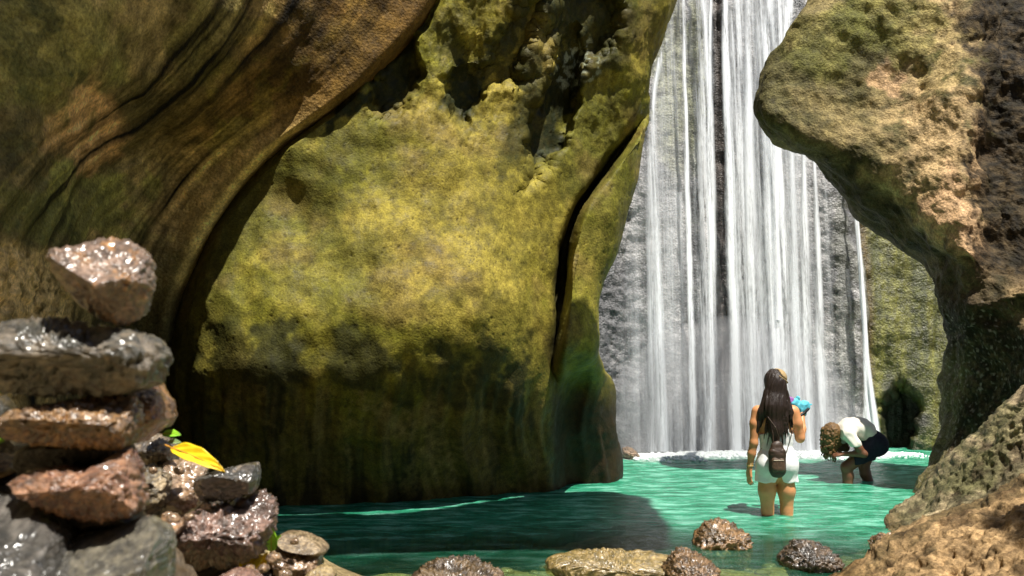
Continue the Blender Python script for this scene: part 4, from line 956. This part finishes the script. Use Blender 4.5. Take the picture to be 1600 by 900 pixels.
# right arm bent up, forearm to the front right holding the bag
Bw.c((.165, 0, 1.315), (.19, -.01, 1.22), .052, .048, .03); Bw.c((.19, -.01, 1.22), (.215, .0, 1.10), .047, .041, .02)
Bw.c((.215, .0, 1.10), (.255, .06, 1.17), .040, .036, .02); Bw.c((.255, .06, 1.17), (.285, .14, 1.28), .035, .025, .02)
hand(Bw, (.285, .14, 1.28), (.45, .45, .75), (-.3, -.8, .5), -1, .98, (.55, .6, .6, .65))
person_part('body', Bw, .0052, M_skin, woman, TW)
# playsuit
Bs = Body()
Bs.c((-.075, -.018, .875), (.075, -.018, .875), .116, .116, .05, (1, .94, 1.1)); Bs.c((-.03, 0, .98), (.03, 0, 1.02), .106, .106, .06, (1.05, .80, 1.1))
Bs.c((-.045, .005, 1.13), (.045, .005, 1.13), .108, .108, .05, (1, .88, 1.1)); Bs.c((-.07, .005, 1.22), (.07, .005, 1.22), .095, .095, .05, (1, .86, 1))
for sx in (-.085, .078):
    s = 1 if sx > 0 else -1
    Bs.c((sx, .005, .86), (sx * 1.22, .005, .735), .098, .094, .02, (1, 1.05, 1))
def suit_clip(G):
    x, y, z = G[..., 0], G[..., 1], G[..., 2]
    top = z - (1.145 + .16 * ss(-.02, .06, y) + .03 * np.cos(x * 14))
    hem = (.735 + .004 * np.sin(x * 60) + .11 * np.exp(-(x / .020) ** 2)) - z
    return np.maximum(top, hem)
def suit_folds(G):
    x, y, z = G[..., 0], G[..., 1], G[..., 2]
    return .0035 * noise(np.stack([x * 16, y * 16, z * 6], -1), 5) + .0025 * np.sin((x * 90 + 2 * np.sin(z * 12))) * ss(.83, .77, z) + .003 * np.sin(z * 85 + x * 12) * np.exp(-((z - 1.0) / .05) ** 2)
suit = person_part('playsuit', Bs, .005, M_white, woman, TW, fn=suit_folds, clip=suit_clip)
M_sh = M_white
Bst = Body()
for pts in (((.045, -.088, 1.16), (.05, -.085, 1.26), (.055, -.055, 1.355)), ((.085, -.088, 1.15), (.075, -.085, 1.26), (.06, -.052, 1.36)), ((.055, -.05, 1.36), (.07, .02, 1.375), (.08, .08, 1.30))):
    for a, b in zip(pts[:-1], pts[1:]): Bst.c(a, b, .006, .006, .002)
person_part('shoulder_strap', Bst, .0035, M_white, woman, TW)
# hair
Bh = Body()
Bh.c((0, -.015, 1.565), (0, .012, 1.575), .102, .100, .02, (.90, 1, 1.08)); Bh.c((-.01, -.065, 1.50), (-.025, -.095, 1.36), .085, .085, .04, (1.1, .62, 1))
Bh.c((-.03, -.10, 1.36), (-.04, -.115, 1.18), .088, .058, .04, (1, .45, 1)); Bh.c((-.045, -.115, 1.18), (-.035, -.12, 1.03), .055, .022, .03, (1, .5, 1))
Bh.c((-.075, -.06, 1.46), (-.135, -.06, 1.32), .045, .040, .03, (1, .7, 1)); Bh.c((-.135, -.06, 1.32), (-.185, -.045, 1.16), .038, .016, .03, (1, .6, 1))
Bh.c((.06, -.05, 1.46), (.10, -.07, 1.32), .050, .038, .03, (1, .6, 1)); Bh.c((.10, -.07, 1.32), (.12, -.075, 1.20), .034, .010, .02, (1, .6, 1))
Bh.c((.07, .02, 1.50), (.13, .05, 1.34), .035, .018, .03); 
rs = np.random.RandomState(5)
for k in range(46):
    x0 = rs.uniform(-.10, .085); z0 = rs.uniform(1.30, 1.42); y0 = -.115 + .35 * x0 * x0 * 8
    x1 = x0 * 1.45 - .015 + rs.normal(0, .012); z1 = z0 - rs.uniform(.12, .30)
    Bh.c((x0, y0, z0), ((x0 + x1) / 2 + rs.normal(0, .008), y0 - .008, (z0 + z1) / 2), .010, .008, .006); Bh.c(((x0 + x1) / 2, y0 - .008, (z0 + z1) / 2), (x1, y0 + .004, z1), .008, .003, .006)
Bh.c((0, .12, 1.50), (.03, .16, 1.56), .085, .085, .01, cut=True)
def strands(G):
    x, y, z = G[..., 0], G[..., 1], G[..., 2]
    return .006 * noise(np.stack([x * 60 + 3 * np.sin(z * 6), y * 60, z * 5], -1), 6) + .004 * noise(np.stack([x * 24, y * 24, z * 3], -1), 7)
person_part('hair', Bh, .0045, M_hair, woman, TW, fn=strands)
# straw cap band on top of the head
M_straw = plain('pale_straw', (.36, .26, .13), .8, .25, 90, .2, .5)
Bc = Body(); Bc.c((.022, .0, 1.605), (.03, .03, 1.612), .096, .094, .01, (.90, 1.05, .78))
Bc.c((.0, .0, 1.575), (.0, .0, 1.55), .106, .10, .001, (.95, 1.1, 1), cut=True)
person_part('cap', Bc, .0045, M_straw, woman, TW, clip=lambda G: (1.632 - .6 * (G[..., 0])) - G[..., 2])
Bc = Body()
for k in range(24):
    a0, a1 = 2 * math.pi * k / 24, 2 * math.pi * (k + 1) / 24
    if math.cos(a0) < -.15: continue
    Bc.c((.012 + .102 * math.cos(a0), .012 + .112 * math.sin(a0), 1.622 - .06 * math.cos(a0)), (.012 + .102 * math.cos(a1), .012 + .112 * math.sin(a1), 1.622 - .06 * math.cos(a1)), .006, .006, .003)
Bc.c((.06, .09, 1.60), (.09, .15, 1.585), .045, .045, .02, (1, 1, .25))
person_part('cap_brim', Bc, .0045, M_straw, woman, TW)
# bracelets
M_gold = plain('brass_bracelet', (.55, .38, .12), .35, .2, 40, .6)
for z in (.865, .88):
    Bb = Body()
    for k in range(14):
        a0, a1 = 2 * math.pi * k / 14, 2 * math.pi * (k + 1) / 14
        Bb.c((-.236 + .029 * math.cos(a0), .018 + .029 * math.sin(a0), z), (-.236 + .029 * math.cos(a1), .018 + .029 * math.sin(a1), z), .004, .004, .001)
    person_part('bracelet', Bb, .0028, M_gold, woman, TW)
# backpack: a thing she carries
pack = obj('backpack', None, loc=(wx, wy, -KN), label='small dark brown leather backpack hanging low on the back of the standing woman', cat='backpack')
Bp = Body()
for z0, z1, r0, r1 in ((.855, .98, .062, .060), (.98, 1.045, .060, .040)): Bp.c((-.055, -.165, z0), (-.055, -.165, z1), r0, r1, .02, (1.05, .62, 1)); Bp.c((-.035, -.165, z0), (-.035, -.165, z1), r0, r1, .02, (1.05, .62, 1))
person_part('bag', Bp, .0045, M_leather, pack, TW, fn=lambda G: .004 * noise(G * 22, 3))
Bp = Body(); Bp.c((-.07, -.195, .87), (-.07, -.195, .925), .038, .036, .015, (1, .5, 1)); Bp.c((-.025, -.195, .87), (-.025, -.195, .925), .038, .036, .015, (1, .5, 1))
person_part('front_pocket', Bp, .004, plain('brown_leather_panel', (.085, .050, .03), .45, .4, 50, .5, .3), pack, TW)
Bp = Body(); Bp.c((-.07, -.175, 1.0), (-.02, -.175, 1.0), .048, .048, .02, (1, .62, .7))
person_part('flap', Bp, .004, M_leather, pack, TW)
Bp = Body()
Bp.c((-.09, -.212, .935), (-.004, -.212, .935), .0035, .0035, .001)
person_part('zip', Bp, .0026, plain('brass_zip', (.5, .42, .3), .35, .2, 60, .6), pack, TW)
def strap_mb(pts, r=.006):
    B = Body()
    for a, b in zip(pts[:-1], pts[1:]): B.c(a, b, r, r, .003)
    return B
person_part('strap', strap_mb([(-.07, -.15, 1.05), (-.075, -.150, 1.15), (-.095, -.135, 1.25), (-.125, -.09, 1.34), (-.135, -.02, 1.385), (-.13, .05, 1.35)]), .0035, M_leather, pack, TW)
person_part('strap', strap_mb([(-.03, -.15, 1.05), (-.02, -.15, 1.11), (-.055, -.165, 1.20), (-.11, -.14, 1.28)]), .0035, M_leather, pack, TW)
person_part('strap', strap_mb([(.0, -.14, .92), (.04, -.135, .98), (.085, -.115, 1.08), (.12, -.09, 1.17)], .004), .003, M_leather, pack, TW)
person_part('handle', strap_mb([(-.06, -.165, 1.045), (-.055, -.165, 1.075), (-.035, -.165, 1.075), (-.03, -.165, 1.045)], .0055), .003, M_leather, pack, TW)
# turquoise cloth bundle with a purple piece in her raised hand
bun = obj('cloth_bundle', None, loc=(wx, wy, -KN), label='crumpled turquoise and purple bundle held up in the right hand of the standing woman', cat='bundle')
M_tq = plain('turquoise_cloth', (.10, .48, .60), .6, .3, 18, .4, .6); M_pp = plain('purple_cloth', (.25, .09, .32), .6, .3, 20, .4, .5)
Bq = Body()
Bq.c((.21, .16, 1.37), (.33, .18, 1.36), .060, .048, .03, (1, .8, .95)); Bq.c((.25, .16, 1.32), (.31, .17, 1.30), .045, .036, .03, (1, .8, 1)); Bq.c((.33, .18, 1.37), (.405, .19, 1.375), .036, .012, .02, (1, .6, 1)); Bq.c((.23, .16, 1.39), (.25, .16, 1.425), .03, .02, .02)
crum = lambda G: .012 * noise(G * 24, 9) + .008 * (1 - 2 * np.abs(noise(G * 15, 12)))
person_part('turquoise_cloth', Bq, .0045, M_tq, bun, TW, fn=crum)
Bq = Body(); Bq.c((.145, .15, 1.41), (.19, .15, 1.415), .036, .030, .02, (1, .8, 1)); Bq.c((.17, .15, 1.38), (.19, .15, 1.40), .03, .03, .02)
person_part('purple_cloth', Bq, .0045, M_pp, bun, TW, fn=crum)
Bq = strap_mb([(.20, .10, 1.235), (.25, .11, 1.27), (.30, .12, 1.30), (.34, .125, 1.335)], .013)
person_part('black_strap', Bq, .004, plain('black_nylon', (.012, .012, .014), .5), bun, TW)

# ---- second person, bent forward rinsing long curly hair, facing left
M_skin2 = skin_mat('brown_skin', (.15, .06, .028)); M_curl = plain('golden_brown_curly_hair', (.13, .07, .022), .6, .55, 40, .4, .8)
px0, py0, WD = 3.69, 9.55, .40
bent = obj('person', None, loc=(px0, py0, -WD), label='person in white T-shirt and dark shorts bending forward, long brown curls hanging towards the pool', cat='person')
B2 = Body()
hip = (.17, 0, .80)
for s, kx, ax in ((-1, -.165, -.165), (1, .085, .17)):
    y = s * .085
    B2.c((.16, y, .80), (kx, y, .565), .088, .060, .03); B2.c((kx, y, .565), (kx + .015, y, .48), .056, .056, .02); B2.c((kx + .015, y, .48), (ax, y, .28), .056, .048, .02); B2.c((ax, y, .28), (ax + .01, y, .08), .046, .034, .02)
    B2.c((ax + .02, y, .04), (ax - .13, y, .022), .036, .024, .02)
B2.c((.17, -.07, .80), (.17, .07, .80), .108, .108, .05); B2.c((.08, 0, .93), (.04, 0, .95), .10, .10, .05, (1, 1.2, 1))
B2.c((.0, 0, .97), (-.08, 0, .965), .105, .105, .05, (1, 1.25, 1)); B2.c((-.15, -.12, .915), (-.15, .12, .915), .062, .062, .05)
B2.c((-.17, 0, .93), (-.235, 0, .935), .052, .048, .03)
UPZ = .105
B2.c((-.27, 0, .80 + UPZ), (-.275, 0, .775 + UPZ), .088, .085, .02, (.95, .88, 1.05)); B2.c((-.225, 0, .725 + UPZ), (-.215, 0, .72 + UPZ), .045, .036, .03); B2.c((-.19, 0, .765 + UPZ), (-.182, 0, .76 + UPZ), .012, .012, .008)
for s in (-1, 1): B2.c((-.28, s * .078, .80 + UPZ), (-.285, s * .08, .775 + UPZ), .013, .016, .006, (1, .6, 1)); B2.c((-.2, s * .03, .79 + UPZ), (-.2, s * .03, .79 + UPZ), .013, .013, .006)
# near arm reaches down into the hair, far arm too
B2.c((-.14, -.15, .905), (-.07, -.19, .78), .047, .040, .03); B2.c((-.07, -.19, .78), (-.02, -.20, .715), .038, .037, .02); B2.c((-.02, -.20, .715), (-.20, -.13, .71), .036, .024, .02)
hand(B2, (-.20, -.13, .71), (-1, .35, -.15), (.1, -.5, .8), 1, .95, (.5, .55, .6, .6))
B2.c((-.14, .15, .905), (-.08, .19, .78), .047, .040, .03); B2.c((-.08, .19, .78), (-.06, .19, .74), .038, .036, .02); B2.c((-.06, .19, .74), (-.22, .11, .73), .036, .024, .02)
hand(B2, (-.22, .11, .73), (-1, -.35, -.15), (.1, .5, .8), -1, .95, (.5, .55, .6, .6))
person_part('body', B2, .0058, M_skin2, bent, (lambda V: V))
Bt = Body()
Bt.c((.10, 0, .915), (.04, 0, .95), .115, .115, .05, (1, 1.22, 1)); Bt.c((.0, 0, .97), (-.09, 0, .965), .118, .112, .05, (1, 1.28, 1)); Bt.c((-.15, -.12, .92), (-.15, .12, .92), .075, .075, .05)
for s in (-1, 1): Bt.c((-.145, s * .14, .905), (-.10, s * .185, .82), .062, .060, .03)
def tee(G):
    x, y, z = G[..., 0], G[..., 1], G[..., 2]
    return .007 * noise(np.stack([x * 13, y * 10, z * 13], -1), 5) + .004 * np.sin(x * 60 + z * 40) * ss(.95, .88, z)
person_part('t_shirt', Bt, .0055, plain('cream_cotton', (.74, .70, .62), .85, .07, 30, .2, .3), bent, (lambda V: V), fn=tee, clip=lambda G: np.maximum((G[..., 0] - .155) * .8 + (.88 - G[..., 2]) * .0 - .0 * G[..., 1], np.maximum(-.215 - G[..., 0], .79 - G[..., 2])))
Bn = Body(); Bn.c((.17, -.07, .80), (.17, .07, .80), .122, .122, .05); Bn.c((.10, 0, .89), (.13, 0, .86), .105, .11, .04, (1, 1.25, 1))
for s, kx in ((-1, -.165), (1, .085)): Bn.c((.16, s * .085, .80), (kx + .03, s * .085, .60), .104, .078, .03)
person_part('shorts', Bn, .0055, plain('navy_cotton', (.016, .017, .030), .85, .3, 40, .2, .3), bent, (lambda V: V), fn=lambda G: .005 * noise(G * 16, 4), clip=lambda G: np.maximum(.605 + .10 * G[..., 0] - G[..., 2], (.07 - G[..., 0]) - 1.6 * (.96 - G[..., 2]) if False else -(G[..., 0] + .10 + 0 * G[..., 2])))
Bc2 = Body(); Bc2.c((-.275, 0, .92), (-.29, 0, .885), .105, .10, .02, (.95, .95, 1.05))
rs = np.random.RandomState(8)
for k in range(85):
    a = rs.uniform(0, 2 * math.pi); r = .088 * math.sqrt(rs.rand() * .85 + .15)
    x, y = -.285 + r * math.cos(a), r * math.sin(a); z = rs.uniform(.86, .98) - .6 * max(0, r - .06); zb = .57 + 1.5 * r + rs.uniform(-.03, .14)
    p = np.array([x, y, z]); n = 9
    for j in range(n):
        t = (j + 1) / n; q = np.array([x - .02 * t + (.06 * (-.285 - x)) * t + .016 * math.sin(k * 3 + j * 1.7), y * (1 - .3 * t) + .016 * math.cos(k * 5 + j * 1.5), z + (zb - z) * t]); 
        B_r = .018 * (1 - .6 * t); Bc2.c(p, q, B_r, B_r * .93, .006); p = q
Bc2.c((-.165, 0, .86), (-.17, 0, .90), .062, .055, .01, cut=True)
person_part('hair', Bc2, .0052, M_curl, bent, (lambda V: V), fn=lambda G: .007 * noise(G * 45, 4))
